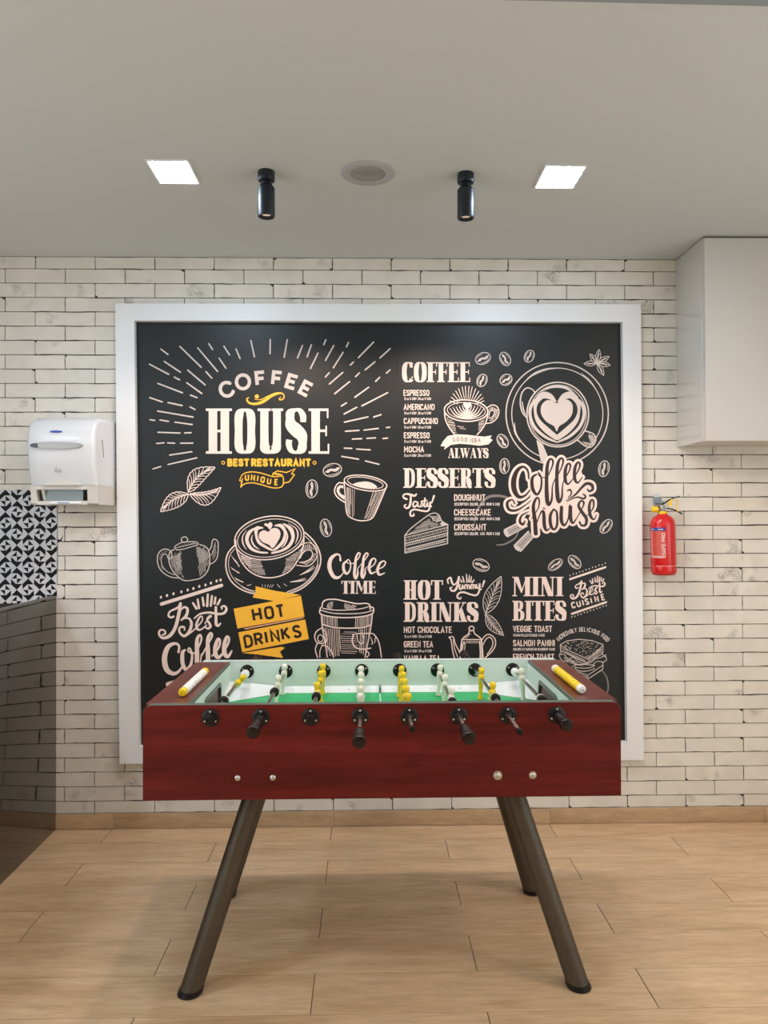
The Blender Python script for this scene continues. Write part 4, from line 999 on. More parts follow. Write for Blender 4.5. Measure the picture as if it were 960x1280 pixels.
SW = [[(520, 352, 4), (580, 312, 12), (620, 268, 16), (655, 238, 20), (690, 245, 22), (697, 275, 18), (675, 288, 14), (662, 275, 10)], [(525, 358, 4), (590, 328, 10), (635, 338, 14), (650, 322, 12), (635, 308, 10)], [(535, 330, 6), (555, 305, 10), (548, 278, 12), (530, 285, 10)],
      [(178, 370, 10), (160, 345, 10), (128, 365, 18), (140, 410, 18), (190, 415, 14), (250, 380, 8), (285, 350, 5)], [(270, 425, 5), (225, 450, 12), (212, 490, 18), (232, 510, 16), (245, 488, 10)]]
i_ = Ink(610, 560, 5.333); i_.lift = 0.0003; brush(i_, CH+SW, add=32); i_.fill([(300, 180), (620, 140), (640, 230), (690, 360), (700, 470), (330, 540), (280, 330)]); i_.done('lettering_backing', M_cream)
i_ = Ink(610, 560, 5.333); i_.lift = 0.0008; brush(i_, CH+SW); i_.done('lettering', M_ink, 'dark script lettering')
i_ = Ink(610, 560, 5.333); i_.lift = 0.0008
for p in ([(185, 385), (205, 365), (220, 378), (200, 388)], [(365, 410), (385, 405), (370, 395)], [(245, 455), (262, 440), (270, 452)]): i_.fill(p)
i_.done('lettering_gap', M_black)

# ---------------- HOT DRINKS list
i_ = Ink(490, 690, 6.4); slab(i_, 'HOT', 92, 226, 408, 381, gap=.02); i_.done('lettering', M_cream)
i_ = Ink(490, 690, 6.4); slab(i_, 'DRINKS', 92, 402, 692, 558, gap=.0); i_.done('lettering', M_cream)
for t_, x1, y in (('HOT CHOCOLATE', 478, 596), ('GREEN TEA', 328, 712), ('VANILLA TEA', 384, 826)): i_ = Ink(490, 690, 6.4); sans(i_, t_, 95, y, x1, 52, wt=.165); i_.done('lettering', M_cream)
i_ = Ink(490, 690, 6.4)
for y in (664, 780): sans(i_, '12 oz $ 3.00/', 98, y, 203, 23, wt=.2, gap=.2); sans(i_, '20 oz $ 5.00', 212, y, 318, 23, wt=.2, gap=.2)
i_.done('small_print', M_pale)
i_ = Ink(490, 690, 6.4)
brush(i_, [[(450, 250, 12), (445, 222, 12), (468, 205, 14), (478, 240, 16), (495, 262, 14), (520, 240, 10), (535, 200, 16)], [(535, 200, 16), (525, 265, 18), (505, 305, 18), (478, 310, 14), (465, 290, 12), (480, 282, 10)],
           [(542, 262, 12), (540, 292, 14), (555, 296, 10), (566, 262, 12), (565, 292, 12), (582, 272, 8)], [(582, 295, 10), (585, 265, 12), (600, 265, 10), (602, 295, 12), (604, 268, 10), (618, 266, 10), (620, 292, 12), (632, 270, 8)],
           [(632, 293, 10), (635, 262, 12), (648, 264, 10), (650, 293, 12), (653, 266, 10), (666, 264, 10), (668, 290, 12), (678, 272, 8)], [(678, 260, 10), (678, 285, 12), (692, 288, 10), (702, 252, 12), (698, 310, 14), (675, 345, 14), (630, 340, 14), (575, 322, 14), (535, 330, 14), (522, 360, 14), (545, 375, 12), (552, 360, 8)],
           [(738, 232, 15), (722, 280, 9)], [(713, 298, 12), (712, 300, 12)]])
for a in ((548, 218, 558, 240), (565, 195, 576, 240), (595, 178, 600, 240), (618, 186, 615, 240), (635, 196, 630, 240), (656, 222, 644, 242)): i_.line([(a[0], a[1]), (a[2], a[3])], [7, 12], smooth=False)
i_.done('lettering', M_cream)
i_ = Ink(490, 690, 6.4)
i_.ell(636, 612, 20, 18, 9); i_.line([(620, 628), (612, 655), (570, 685), (560, 700), (715, 700), (705, 685), (662, 655), (652, 628)], 8, smooth=False)
i_.line([(560, 700), (552, 760), (545, 850)], 10); i_.line([(715, 700), (722, 760), (728, 850)], 10); i_.line([(585, 720), (580, 780), (560, 800)], 5); i_.line([(700, 720), (706, 800), (704, 850)], 8)
for k in range(7): i_.line([(600+k*16, 712), (600+k*16, 728)], 6)
i_.hatch([(598, 660), (635, 650), (600, 690), (575, 690)], 110, 9, 4, 61, .05); i_.hatch([(565, 715), (582, 715), (560, 800), (555, 800)], 95, 7, 5, 62, .0); i_.hatch([(700, 710), (715, 710), (724, 850), (706, 850)], 88, 6, 4, 63, 0)
i_.line([(455, 682), (490, 680), (505, 730), (540, 800), (560, 850)], 8); i_.line([(455, 682), (472, 705), (485, 790), (500, 850)], 8); i_.line([(490, 700), (500, 770), (525, 840)], 6)
i_.line([(722, 700), (745, 670), (780, 660), (820, 690), (828, 740), (800, 795), (740, 850)], 8); i_.line([(730, 740), (750, 700), (780, 682), (805, 710), (800, 760), (760, 820)], 7)
i_.done('tall_teapot_drawing', M_cream)

# ---------------- MINI BITES
i_ = Ink(630, 690, 6); slab(i_, 'MINI', 62, 186, 446, 331, gap=.02); i_.done('lettering', M_cream)
i_ = Ink(630, 690, 6); slab(i_, 'BITES', 62, 366, 468, 514, gap=.0); i_.done('lettering', M_cream)
for t_, x1, y in (('VEGGIE TOAST', 360, 552), ('SALMON PANINI', 380, 658), ('FRENCH TOAST', 376, 763)): i_ = Ink(630, 690, 6); sans(i_, t_, 68, y, x1, 49, wt=.165); i_.done('lettering', M_cream)
i_ = Ink(630, 690, 6)
sans(i_, 'PANINI PELLENTESQUE $ 0.00', 70, 614, 305, 21, wt=.2, gap=.2); sans(i_, 'DOLORE UT CURABITUR HENDRERIT $ 0.00', 70, 719, 382, 21, wt=.2, gap=.2)
i_.done('small_print', M_pale)
def small_best(i_):
    # the same word, small and steeper
    T = lambda x, y: (498+(x-150)*0.385, 214+(y-195)*0.385 + 4)
    for s_ in BEST: i_.line([T(a, b) for a, b, c in s_], [c*0.44 for *_, c in s_], smooth=True)
    for a in BURST: i_.line([T(a[0]+40, a[1]-6), T(a[2]+40, a[3]-6)], [8, 10], smooth=False)
i_ = Ink(630, 690, 6); small_best(i_)
for c, x, y in zip('CUISINE', (520, 560, 592, 622, 654, 694, 742), (398, 389, 380, 372, 364, 352, 338)): sans_glyph(i_, c, x, y, 50, -14, .2, .95 if c != 'I' else 1)
i_.done('lettering', M_cream)
for (x0, y0, x1, y1), dy in (((495, 204, 760, 114), -36), ((508, 464, 766, 376), 30)):
    i_ = Ink(630, 690, 6); i_.line([(x0, y0), (x1, y1)], 15, smooth=False)
    for k in range(12): t = k/11; i_.ellfill(x0+(x1-x0)*t, y0+(y1-y0)*t+dy*(.75+.1*(k % 2)), 4.2, 5.5, 0, 8)
    i_.done('dotted_bar', M_cream)
i_ = Ink(630, 690, 6)
txt = 'INCREDIBLY DELICIOUS FOOD'
for k, c in enumerate(txt):
    t = k/(len(txt)-1); a = math.radians(-140 + t*100); 
    cx, cy, rx, ry = 590, 800, 245, 220
    x = cx+rx*math.cos(a); y = cy+ry*math.sin(a); tx_, ty_ = -rx*math.sin(a), ry*math.cos(a)
    sans_glyph(i_, c, x, y, 34, math.degrees(math.atan2(ty_, tx_)), .16, .8)
i_.done('lettering', M_pale)
i_ = Ink(630, 690, 6)
i_.line([(422, 695), (470, 668), (560, 654), (660, 665), (742, 694), (740, 760), (620, 832), (425, 740), (422, 695)], 6, smooth=False)
i_.line([(425, 700), (500, 745), (620, 800), (690, 750), (742, 700)], 5, smooth=False)
R_ = random.Random(9)
for k in range(150):
    u, v = R_.random(), R_.random()
    x = 440+u*290; y = 670+v*118
    if y < 662+abs(x-580)*.16 or y > 790-abs(x-620)*.48: continue
    i_.ellfill(x, y, R_.uniform(3, 5.5), R_.uniform(2, 3.2), R_.uniform(0, 180), 7)
i_.hatch([(430, 712), (500, 752), (618, 806), (618, 826), (430, 735)], 25, 8, 3.5, 71, .05); i_.hatch([(625, 805), (735, 715), (735, 752), (625, 822)], -38, 8, 3.5, 72, .05)
for st_ in ([(420, 770), (450, 768), (480, 800), (520, 790), (550, 815), (600, 838), (650, 828), (690, 800), (730, 790), (765, 770)], [(418, 790), (450, 820), (500, 812), (530, 840), (590, 850)], [(760, 780), (768, 810), (740, 825), (700, 820), (660, 850)], [(430, 745), (415, 775), (425, 800)], [(735, 765), (765, 790)],
            [(520, 855), (560, 842), (620, 845), (680, 850), (640, 868), (570, 870), (530, 862)], [(530, 870), (560, 890), (620, 893), (680, 875)]): i_.line(st_, 5)
i_.hatch([(440, 780), (500, 800), (560, 830), (540, 850), (470, 830)], 70, 11, 4, 73, .1)
i_.line([(510, 860), (520, 900), (625, 955), (740, 880), (742, 828)], 6, smooth=False); i_.line([(520, 885), (628, 925), (738, 850)], 5, smooth=False); i_.hatch([(525, 895), (625, 935), (625, 950), (525, 905)], 25, 6, 3.5, 74, .05); i_.line([(628, 925), (626, 955)], 5, smooth=False)
i_.done('sandwich_drawing', M_pale)
i_ = Ink(630, 690, 6); i_.line([(735, 890), (765, 930), (780, 985), (778, 1040), (755, 1090)], [5, 9, 10, 9, 5]); i_.done('arc_drawing', M_grey, 'faint grey arcs')

# ================================================================== PAPER TOWEL DISPENSER
dp = thing('paper_towel_dispenser', 'white wall-mounted paper towel dispenser with an oval chrome recess, left of the mural', 'towel dispenser', (-1.335, WALL-0.003, 1.52))
DW = 0.149
prof = [(0.0, 0.392), (-0.06, 0.399), (-0.13, 0.398), (-0.19, 0.390), (-0.24, 0.370), (-0.272, 0.335), (-0.285, 0.29), (-0.286, 0.25), (-0.278, 0.19), (-0.263, 0.13), (-0.248, 0.085)]
def resample(pts, n):
    L = [0]
    for a, b in zip(pts, pts[1:]): L.append(L[-1]+math.hypot(b[0]-a[0], b[1]-a[1]))
    out = []
    for k in range(n):
        s = L[-1]*k/(n-1); i = max(j for j in range(len(L)) if L[j] <= s+1e-9); i = min(i, len(pts)-2)
        t = (s-L[i])/(L[i+1]-L[i]); out.append((pts[i][0]+(pts[i+1][0]-pts[i][0])*t, pts[i][1]+(pts[i+1][1]-pts[i][1])*t))
    return out
def front_y(z, x=0):
    for a, b in zip(prof[5:], prof[6:]):
        if b[1] <= z <= a[1]: return a[0]+(b[0]-a[0])*(z-a[1])/(b[1]-a[1])
    return prof[-1][0]
def cover_mesh():
    bm = bmesh.new(); P = resample(prof, 30)
    xs = [-1, -0.985, -0.95, -0.9, -0.5, 0, 0.5, 0.9, 0.95, 0.985, 1]
    sh = [0.030, 0.016, 0.006, 0.0015, 0, 0, 0, 0.0015, 0.006, 0.016, 0.030]
    grid = []
    for x, s in zip(xs, sh):
        row = []
        for (y, z) in P:
            # shrink the profile a little towards each side to round the shoulders
            f = min(1.0, -y/0.1)
            topf = max(0.0, min(1.0, (z-0.30)/0.08))
            row.append(bm.verts.new((x*DW*(1-0.015*topf), y + s*f*(1-topf)*0.9, z - s*topf*f*0.7)))
        grid.append(row)
    for a, b in zip(grid, grid[1:]):
        for j in range(len(P)-1): bm.faces.new((a[j], a[j+1], b[j+1], b[j]))
    for g in (grid[0], grid[-1]):
        vb = bm.verts.new((g[0].co.x, 0, 0.085))
        bm.faces.new(g + [vb])
    bmesh.ops.recalc_face_normals(bm, faces=bm.faces); return bm
link('cover', cover_mesh(), M_disp, dp, smooth=True)
# lower housing with the paper slot
bm = bmesh.new()
prism(bm, [(0, 0.086), (-0.245, 0.086), (-0.240, 0.06), (-0.234, 0.006), (-0.225, 0.0), (0, 0.0)], -DW+0.002, -DW+0.028, 'YZ')
prism(bm, [(0, 0.086), (-0.245, 0.086), (-0.240, 0.06), (-0.234, 0.006), (-0.225, 0.0), (0, 0.0)], DW-0.048, DW-0.002, 'YZ')
bx(bm, -DW+0.028, DW-0.048, -0.245, -0.02, 0.066, 0.086)
bx(bm, -DW+0.028, DW-0.048, -0.236, -0.02, 0.0, 0.016)
link('housing', bm, M_dispb, dp)
bm = bmesh.new()
prism(bm, [(-0.085, 0.085), (-0.06, 0.100), (0.0, 0.106), (0.05, 0.100), (0.078, 0.085)], -0.2625, -0.238, 'XZ')
link('hood', bm, M_dispb, dp, 'cream arched lip over the paper slot')
bm = bmesh.new(); bx(bm, -0.088, 0.076, -0.222, -0.215, 0.016, 0.066)
link('paper_slot', bm, M_smoke, dp, 'grey smoked panel in the paper slot')
bm = bmesh.new(); prism(bm, [(-0.215, 0.016), (-0.215, 0.066), (-0.242, 0.066)], -0.1, -0.088, 'YZ')
link('slot_cheek', bm, M_dispb, dp)
bm = bmesh.new(); bx(bm, -0.060, 0.072, -0.247, -0.225, 0.004, 0.013, bev=0.001)
link('tear_bar', bm, M_white, dp, 'white tear bar')
bm = bmesh.new(); bx(bm, -0.026, 0.026, -0.2476, -0.247, 0.0065, 0.0095)
link('tear_bar_print', bm, M_blue, dp, 'small blue printed line')
# oval recess with a chrome bowl
bm = bmesh.new()
N = 40; rings = []
for (sc_, dy) in ((1.0, -0.0035), (0.97, -0.0045), (0.92, -0.001), (0.8, 0.003), (0.5, 0.006)):
    rings.append([bm.verts.new((-0.012+0.112*sc_*math.cos(2*PI*k/N), front_y(0.256+0.0155*sc_*math.sin(2*PI*k/N))+dy-0.002, 0.256+0.0155*sc_*math.sin(2*PI*k/N))) for k in range(N)])
for a, b in zip(rings, rings[1:]):
    for k in range(N): bm.faces.new((a[k], a[(k+1) % N], b[(k+1) % N], b[k]))
bm.faces.new(rings[-1]); bm.faces.new(rings[0])
bmesh.ops.recalc_face_normals(bm, faces=bm.faces)
link('oval_handle', bm, M_chrome, dp, 'oval chrome recess', True)
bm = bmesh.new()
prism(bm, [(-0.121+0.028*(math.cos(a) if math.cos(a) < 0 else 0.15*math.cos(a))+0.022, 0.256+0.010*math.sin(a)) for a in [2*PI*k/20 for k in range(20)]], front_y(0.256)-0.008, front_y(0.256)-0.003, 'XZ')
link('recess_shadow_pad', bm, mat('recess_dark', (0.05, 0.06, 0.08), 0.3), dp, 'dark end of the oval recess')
bm = bmesh.new()
prism(bm, [(-0.020+0.028*math.cos(a)*(1 if abs(math.cos(a)) < .9 else .97), 0.3175+0.0052*math.sin(a)) for a in [2*PI*k/24 for k in range(24)]], -0.281, -0.275, 'XZ')
link('badge', bm, M_blue, dp, 'small blue oval badge')
# embossed hands pictogram
bm = bmesh.new()
for (a, b) in (((-0.032, 0.145), (-0.024, 0.158)), ((-0.027, 0.140), (-0.019, 0.155)), ((-0.020, 0.137), (-0.014, 0.150)), ((-0.012, 0.150), (-0.004, 0.138)), ((-0.006, 0.155), (0.000, 0.142)), ((-0.024, 0.158), (-0.016, 0.163))):
    tube(bm, [(a[0], front_y(a[1])-0.0012, a[1]), (b[0], front_y(b[1])-0.0012, b[1])], 0.0009, 6)
link('pictogram', bm, mat('emboss_grey', (0.33, 0.33, 0.33), 0.5), dp, 'small embossed hands sign')
bm = bmesh.new()
tube(bm, [(DW-0.0015, -0.190, 0.290), (DW-0.001, -0.183, 0.260), (DW-0.0008, -0.176, 0.235), (DW-0.0008, -0.172, 0.212)], 0.0022, 8)
link('side_slot', bm, mat('slot_dark', (0.10, 0.10, 0.12), 0.5), dp, 'dark side slit')

# ================================================================== FIRE EXTINGUISHER
fx = thing('fire_extinguisher', 'small red fire extinguisher with black handles hung on the brick wall', 'fire extinguisher', (1.397, WALL-0.070, 1.190), rot=(0, math.radians(-1.2), 0))
link('cylinder', lathe(bmesh.new(), [(0.050, 0.0), (0.0545, 0.004), (0.0575, 0.010), (0.0575, 0.040), (0.0568, 0.042), (0.0575, 0.044), (0.0575, 0.225), (0.056, 0.240), (0.051, 0.255), (0.042, 0.268), (0.030, 0.277), (0.022, 0.281), (0.020, 0.288)], n=48), M_red, fx, smooth=True)
link('base_ring', lathe(bmesh.new(), [(0.045, -0.003), (0.052, -0.002), (0.053, 0.004), (0.047, 0.005)], n=36), mat('base_darkred', (0.3, 0.01, 0.01), 0.4), fx, 'dark red base ring', True)
link('neck_collar', lathe(bmesh.new(), [(0.019, 0.283), (0.0215, 0.285), (0.0215, 0.293), (0.018, 0.296)]), M_pyel, fx, 'yellow neck collar', True)
bm = lathe(bmesh.new(), [(0.013, 0.294), (0.014, 0.297), (0.014, 0.318), (0.010, 0.326)]); bx(bm, -0.016, 0.016, -0.010, 0.010, 0.305, 0.326, bev=0.002)
link('valve', bm, M_chrome, fx, 'metal valve', True)
def cyl_patch(bm, a0, a1, z0, z1, r=0.0579, n=10, mi=0):
    A = [bm.verts.new((r*math.sin(a0+(a1-a0)*k/n), -r*math.cos(a0+(a1-a0)*k/n), z0)) for k in range(n+1)]
    B = [bm.verts.new((r*math.sin(a0+(a1-a0)*k/n), -r*math.cos(a0+(a1-a0)*k/n), z1)) for k in range(n+1)]
    for k in range(n):
        f = bm.faces.new((A[k], A[k+1], B[k+1], B[k])); f.material_index = mi
def ang(px): return math.asin(max(-0.97, min(0.97, (px-829.3)/15.6)))
lab = link('label_panel', cyl_patch(bmesh.new(), ang(814.9), ang(832.5), 0.082, 0.225) or bmesh.new(), M_redlab, fx) if False else None
bm = bmesh.new()
A0, A1 = math.asin(-0.90) - 0.38, math.asin(0.20) - 0.38
cyl_patch(bm, A0, A1, 0.078, 0.220, 0.0578, 14, 0)
cyl_patch(bm, A0, A1, 0.205, 0.220, 0.0580, 14, 1)
cyl_patch(bm, A0, A0+0.03, 0.082, 0.203, 0.0580, 2, 2)
cyl_patch(bm, A0, A1, 0.0865, 0.0885, 0.0580, 14, 2)
for k in range(4): cyl_patch(bm, A0+0.05, A1-0.05, 0.0790+0.0016*k, 0.0797+0.0016*k, 0.0580, 14, 2)
R_ = random.Random(5)
for row in range(26):   # small print columns
    z = 0.094 + row*0.0042
    cyl_patch(bm, A0+0.30, A0+0.30+R_.uniform(.18, .30), z, z+0.0016, 0.0580, 3, 3)
    if row % 2: cyl_patch(bm, A0+0.10, A0+0.10+R_.uniform(.08, .12), z, z+0.0014, 0.0580, 3, 2)
cyl_patch(bm, A0+0.10, A0+0.40, 0.2105, 0.2135, 0.0582, 4, 2); cyl_patch(bm, A0+0.75, A0+1.15, 0.2105, 0.2135, 0.0582, 4, 2)
LB = link('label', bm, [M_redlab, M_navy, M_prtw, M_red], fx, 'printed label with a navy band')
cyl_patch(bm := bmesh.new(), ang(816), ang(842), 0.0405, 0.0418, 0.0576, 14)
link('weld_seam', bm, M_prtw, fx, 'pale seam line near the base')
# vertical lettering up the label's right side
polys = []; zc = 0.0945
for ch in 'SAFE PRO':
    wd, st_ = SANS[ch]; hh = 0.0122
    if ch == ' ': zc += 0.007; continue
    for s_ in st_:
        pts = [(px/wd*hh*0.82, py*0.0150) for px, py in s_]
        for (x0, y0), (x1, y1) in zip(pts, pts[1:]):
            d = math.hypot(x1-x0, y1-y0) or 1; ux, uy = (x1-x0)/d*0.0009, (y1-y0)/d*0.0009; nx, ny = -uy*1.25, ux*1.25
            polys.append([(zc+x0-ux+nx, y0-uy+ny), (zc+x1+ux+nx, y1+uy+ny), (zc+x1+ux-nx, y1+uy-ny), (zc+x0-ux-nx, y0-uy-ny)])
    zc += hh*1.12
vs_, fs_ = union2d(polys)
bm = bmesh.new()
B_ = [bm.verts.new((0.0584*math.sin(-0.46+b/0.0584), -0.0584*math.cos(-0.46+b/0.0584), a)) for a, b in vs_]
for f in fs_: bm.faces.new([B_[i] for i in f])
link('lettering', bm, M_prtw, fx, 'white vertical lettering')
# handles
def bar_strip(path, w_, th):
    bm = bmesh.new(); n = len(path); L = []
    for i, (x, z) in enumerate(path):
        x0, z0 = path[max(i-1, 0)]; x1, z1 = path[min(i+1, n-1)]
        d = math.hypot(x1-x0, z1-z0); nx, nz = -(z1-z0)/d*th/2, (x1-x0)/d*th/2
        L.append([bm.verts.new((x+sx*nx, sy*w_/2, z+sx*nz)) for sx, sy in ((-1, -1), (1, -1), (1, 1), (-1, 1))])
    for a, b in zip(L, L[1:]):
        for k in range(4): bm.faces.new((a[k], a[(k+1) % 4], b[(k+1) % 4], b[k]))
    bm.faces.new(L[0]); bm.faces.new(L[-1]); bmesh.ops.recalc_face_normals(bm, faces=bm.faces)
    bmesh.ops.bevel(bm, geom=bm.edges[:], offset=th*0.2, segments=1, affect='EDGES'); return bm
link('lever', bar_strip([(-0.028, 0.314), (-0.012, 0.322), (0.010, 0.334), (0.035, 0.349), (0.055, 0.358), (0.082, 0.364)], 0.018, 0.005), M_blk, fx, 'black squeeze lever')
link('carry_handle', bar_strip([(-0.012, 0.318), (0.010, 0.312), (0.032, 0.308), (0.055, 0.302), (0.078, 0.291), (0.094, 0.281)], 0.016, 0.005), M_blk, fx, 'black lower carrying handle')
bm = bmesh.new(); lathe(bm, [(0.004, -0.016), (0.012, -0.014), (0.0145, -0.009), (0.0145, 0.009), (0.012, 0.014), (0.004, 0.016)], axis='X', n=20, origin=(-0.036, -0.004, 0.306))
link('gauge_cap', bm, M_pyel, fx, 'yellow round cap', True)
bm = bmesh.new()
tube(bm, [(0.022, -0.012, 0.330), (0.040, -0.014, 0.350), (0.062, -0.014, 0.346), (0.066, -0.013, 0.318), (0.060, -0.012, 0.303), (0.074, -0.012, 0.292)], 0.0028, 8)
bx(bm, 0.026, 0.040, -0.015, -0.012, 0.318, 0.342, bev=0.001)
link('safety_tag', bm, M_pyel, fx, 'yellow plastic safety pull tag')
bm = bmesh.new(); bx(bm, -0.016, 0.016, 0.044, 0.070, 0.330, 0.364, bev=0.001)
bx(bm, -0.010, 0.010, 0.0, 0.05, 0.335, 0.343)
link('wall_bracket', bm, mat('bracket_grey', (0.22, 0.27, 0.31), 0.4), fx, 'grey metal wall bracket')
bm = bmesh.new(); bx(bm, -0.014, 0.014, 0.064, 0.070, 0.364, 0.382, bev=0.001)
link('bracket_tab', bm, mat('bracket_white', (0.6, 0.62, 0.62), 0.4), fx, 'pale bracket tab')

# ================================================================== FOOSBALL TABLE
TX, TY = 0.047, 2.63
tb = thing('foosball_table', 'reddish-brown wooden foosball table on four splayed metal legs in front of the mural', 'foosball table', (TX, TY, 0))
HL, HD = 0.711, 0.36
ZB, ZT = 0.622, 0.902
def rounded(x0, x1, z0, z1, r, n=6):
    p = [(x0, z0), (x1, z0)]
    p += [(x1-r+r*math.cos(a), z1-r+r*math.sin(a)) for a in [PI/2*k/n for k in range(n+1)]]
    p += [(x0+r-r*math.sin(a), z1-r+r*math.cos(a)) for a in [PI/2*k/n for k in range(n+1)]]
    return p
bm = prism(bmesh.new(), rounded(-HL, HL, ZB, ZT, 0.026), -HD, -HD+0.028)
bmesh.ops.bevel(bm, geom=[e for e in bm.edges if all(abs(v.co.y+HD) < 1e-5 for v in e.verts)], offset=0.0015, segments=2, affect='EDGES')
fp = link('front_panel', bm, M_mahog, tb)
bm = bmesh.new()
for (a, b) in zip(rounded(-HL, HL, ZB, ZT, 0.026)[2:], rounded(-HL, HL, ZB, ZT, 0.026)[3:]):
    x0, z0 = a; x1, z1 = b
    d = math.hypot(x1-x0, z1-z0); nx, nz = (z1-z0)/d, -(x1-x0)/d
    nx, nz = -nx*-1, -nz*-1
    q = [(x0, -HD+0.0015, z0), (x1, -HD+0.0015, z1), (x1+nx*-0.0008*-1, -HD+0.0015, z1+nz*0.0008), (x0+nx*0.0008, -HD+0.0015, z0+nz*0.0008)]
    A = [bm.verts.new(v) for v in q]; B = [bm.verts.new((v[0], -HD+0.028, v[2])) for v in q]
    bm.faces.new(A); bm.faces.new(B)
    for k in range(4): bm.faces.new((A[k], A[(k+1) % 4], B[(k+1) % 4], B[k]))
bmesh.ops.recalc_face_normals(bm, faces=bm.faces)
link('edge_banding', bm, M_edge, fp, 'dark edge banding along the top')
bp = link('back_panel', prism(bmesh.new(), rounded(-HL+0.008, HL-0.008, ZB, ZT, 0.02), HD-0.025, HD), M_mahog, tb)
IW = 0.581      # half length of the inner pitch box (left/right inner faces)
IY0, IY1 = -HD+0.028, HD-0.030
box_obj('inner_lining', (-HL+0.02, HL-0.02, HD-0.030, HD-0.0245, 0.70, ZT-0.001), M_mint, bp, 0, 'pale mint inner face')
box_obj('top_cap', (-HL+0.028, HL-0.028, HD-0.0302, HD+0.0005, ZT-0.0005, ZT+0.0025), mat('cap_pale', (0.62, 0.70, 0.68), 0.4), bp, 0.0008, 'pale top edge')
box_obj('inner_lining', (-IW, IW, -HD+0.028, -HD+0.031, 0.70, ZT-0.004), M_mint, fp, 0, 'pale mint inner face')
for s in (-1, 1):
    xa, xb = (-HL, -IW) if s < 0 else (IW, HL)
    e = box_obj('end_block', (min(xa, xb)+ (0.001 if s < 0 else 0), max(xa, xb)-(0.001 if s > 0 else 0), IY0, IY1, ZB+0.004, ZT-0.006), M_mahog, tb)
    box_obj('top_board', (xa+(0.002 if s < 0 else 0.003), xb-(0.003 if s < 0 else 0.002), IY0, IY1, ZT-0.006, ZT-0.0005), M_mahogtop, e, 0, 'reddish-brown top ledge')
    ex = -IW if s < 0 else IW
    box_obj('edge_strip', (ex-0.003, ex+0.003, IY0+0.003, IY1, ZT-0.012, ZT+0.0), M_edge, e, 0, 'dark grey edge strip')
    # mint lining with the goal mouth cut out
    gy, gz = 0.135, 0.862
    bm = bmesh.new(); x0, x1 = (ex, ex+0.004) if s < 0 else (ex-0.004, ex)
    bx(bm, x0, x1, IY0+0.003, -gy, 0.70, ZT-0.012); bx(bm, x0, x1, gy, IY1, 0.70, ZT-0.012); bx(bm, x0, x1, -gy, gy, gz, ZT-0.012)
    link('inner_lining', bm, M_mint, e, 'pale mint inner face')
    # goal: black frame and dark mouth
    def arch(y, z1, r, z0=0.787):
        return [(-y, z0), (y, z0)] + [(y-r+r*math.cos(a), z1-r+r*math.sin(a)) for a in [PI/2*k/5 for k in range(6)]] + [(-y+r-r*math.sin(a), z1-r+r*math.cos(a)) for a in [PI/2*k/5 for k in range(6)]]
    bm = bmesh.new(); O_, I_ = arch(gy+0.006, gz+0.006, 0.03), arch(gy-0.006, gz-0.008, 0.024, 0.7885)
    xo, xi = (ex+0.007, ex) if s < 0 else (ex-0.007, ex)
    def ring(poly, x): return [bm.verts.new((x, a, b)) for a, b in poly]
    r1, r2, r3, r4 = ring(O_, xi), ring(O_, xo), ring(I_, xo), ring(I_, xi)
    for p, q in ((r1, r2), (r2, r3), (r3, r4)):
        for k in range(len(p)): bm.faces.new((p[k], p[(k+1) % len(p)], q[(k+1) % len(q)], q[k]))
    bmesh.ops.recalc_face_normals(bm, faces=bm.faces)
    g = link('goal', bm, mat('goal_grey', (0.05, 0.06, 0.065), 0.35), tb, 'dark goal frame')
    gm_ = prism(bmesh.new(), arch(gy-0.006, gz-0.008, 0.024, 0.7885), ex-0.004 if s < 0 else ex+0.0005, ex-0.0005 if s < 0 else ex+0.004, 'YZ')
    link('goal_mouth', gm_, M_blk, g)
# pitch
pf = box_obj('playing_field', (-IW, IW, IY0+0.003, IY1, 0.775, 0.788), M_field, tb)
box_obj('field_base', (-HL+0.03, HL-0.03, IY0, IY1, ZB+0.01, ZB+0.02), M_mahog, tb, 0, 'underside board')
bm = bmesh.new(); zf = 0.7884
def flat(bm, x0, x1, y0, y1, z=zf): bm.faces.new([bm.verts.new(v) for v in ((x0, y0, z), (x1, y0, z), (x1, y1, z), (x0, y1, z))])
flat(bm, -0.0025, 0.0025, IY0, IY1)
for k in range(40):
    a, b = 2*PI*k/40, 2*PI*(k+1)/40
    bm.faces.new([bm.verts.new((r_*math.cos(t), r_*math.sin(t), zf)) for r_, t in ((0.095, a), (0.095, b), (0.100, b), (0.100, a))])
for s in (-1, 1):
    flat(bm, s*0.40-0.002, s*0.40+0.002, -0.2, 0.2)
    flat(bm, min(s*0.40, s*0.57), max(s*0.40, s*0.57), -0.202, -0.198); flat(bm, min(s*0.40, s*0.57), max(s*0.40, s*0.57), 0.198, 0.202)
link('pitch_line', bm, mat('line_white', (0.5, 0.6, 0.55), 0.5), pf, 'white pitch markings')
M_ramp = mat('ramp_white', (0.72, 0.78, 0.80), 0.35)
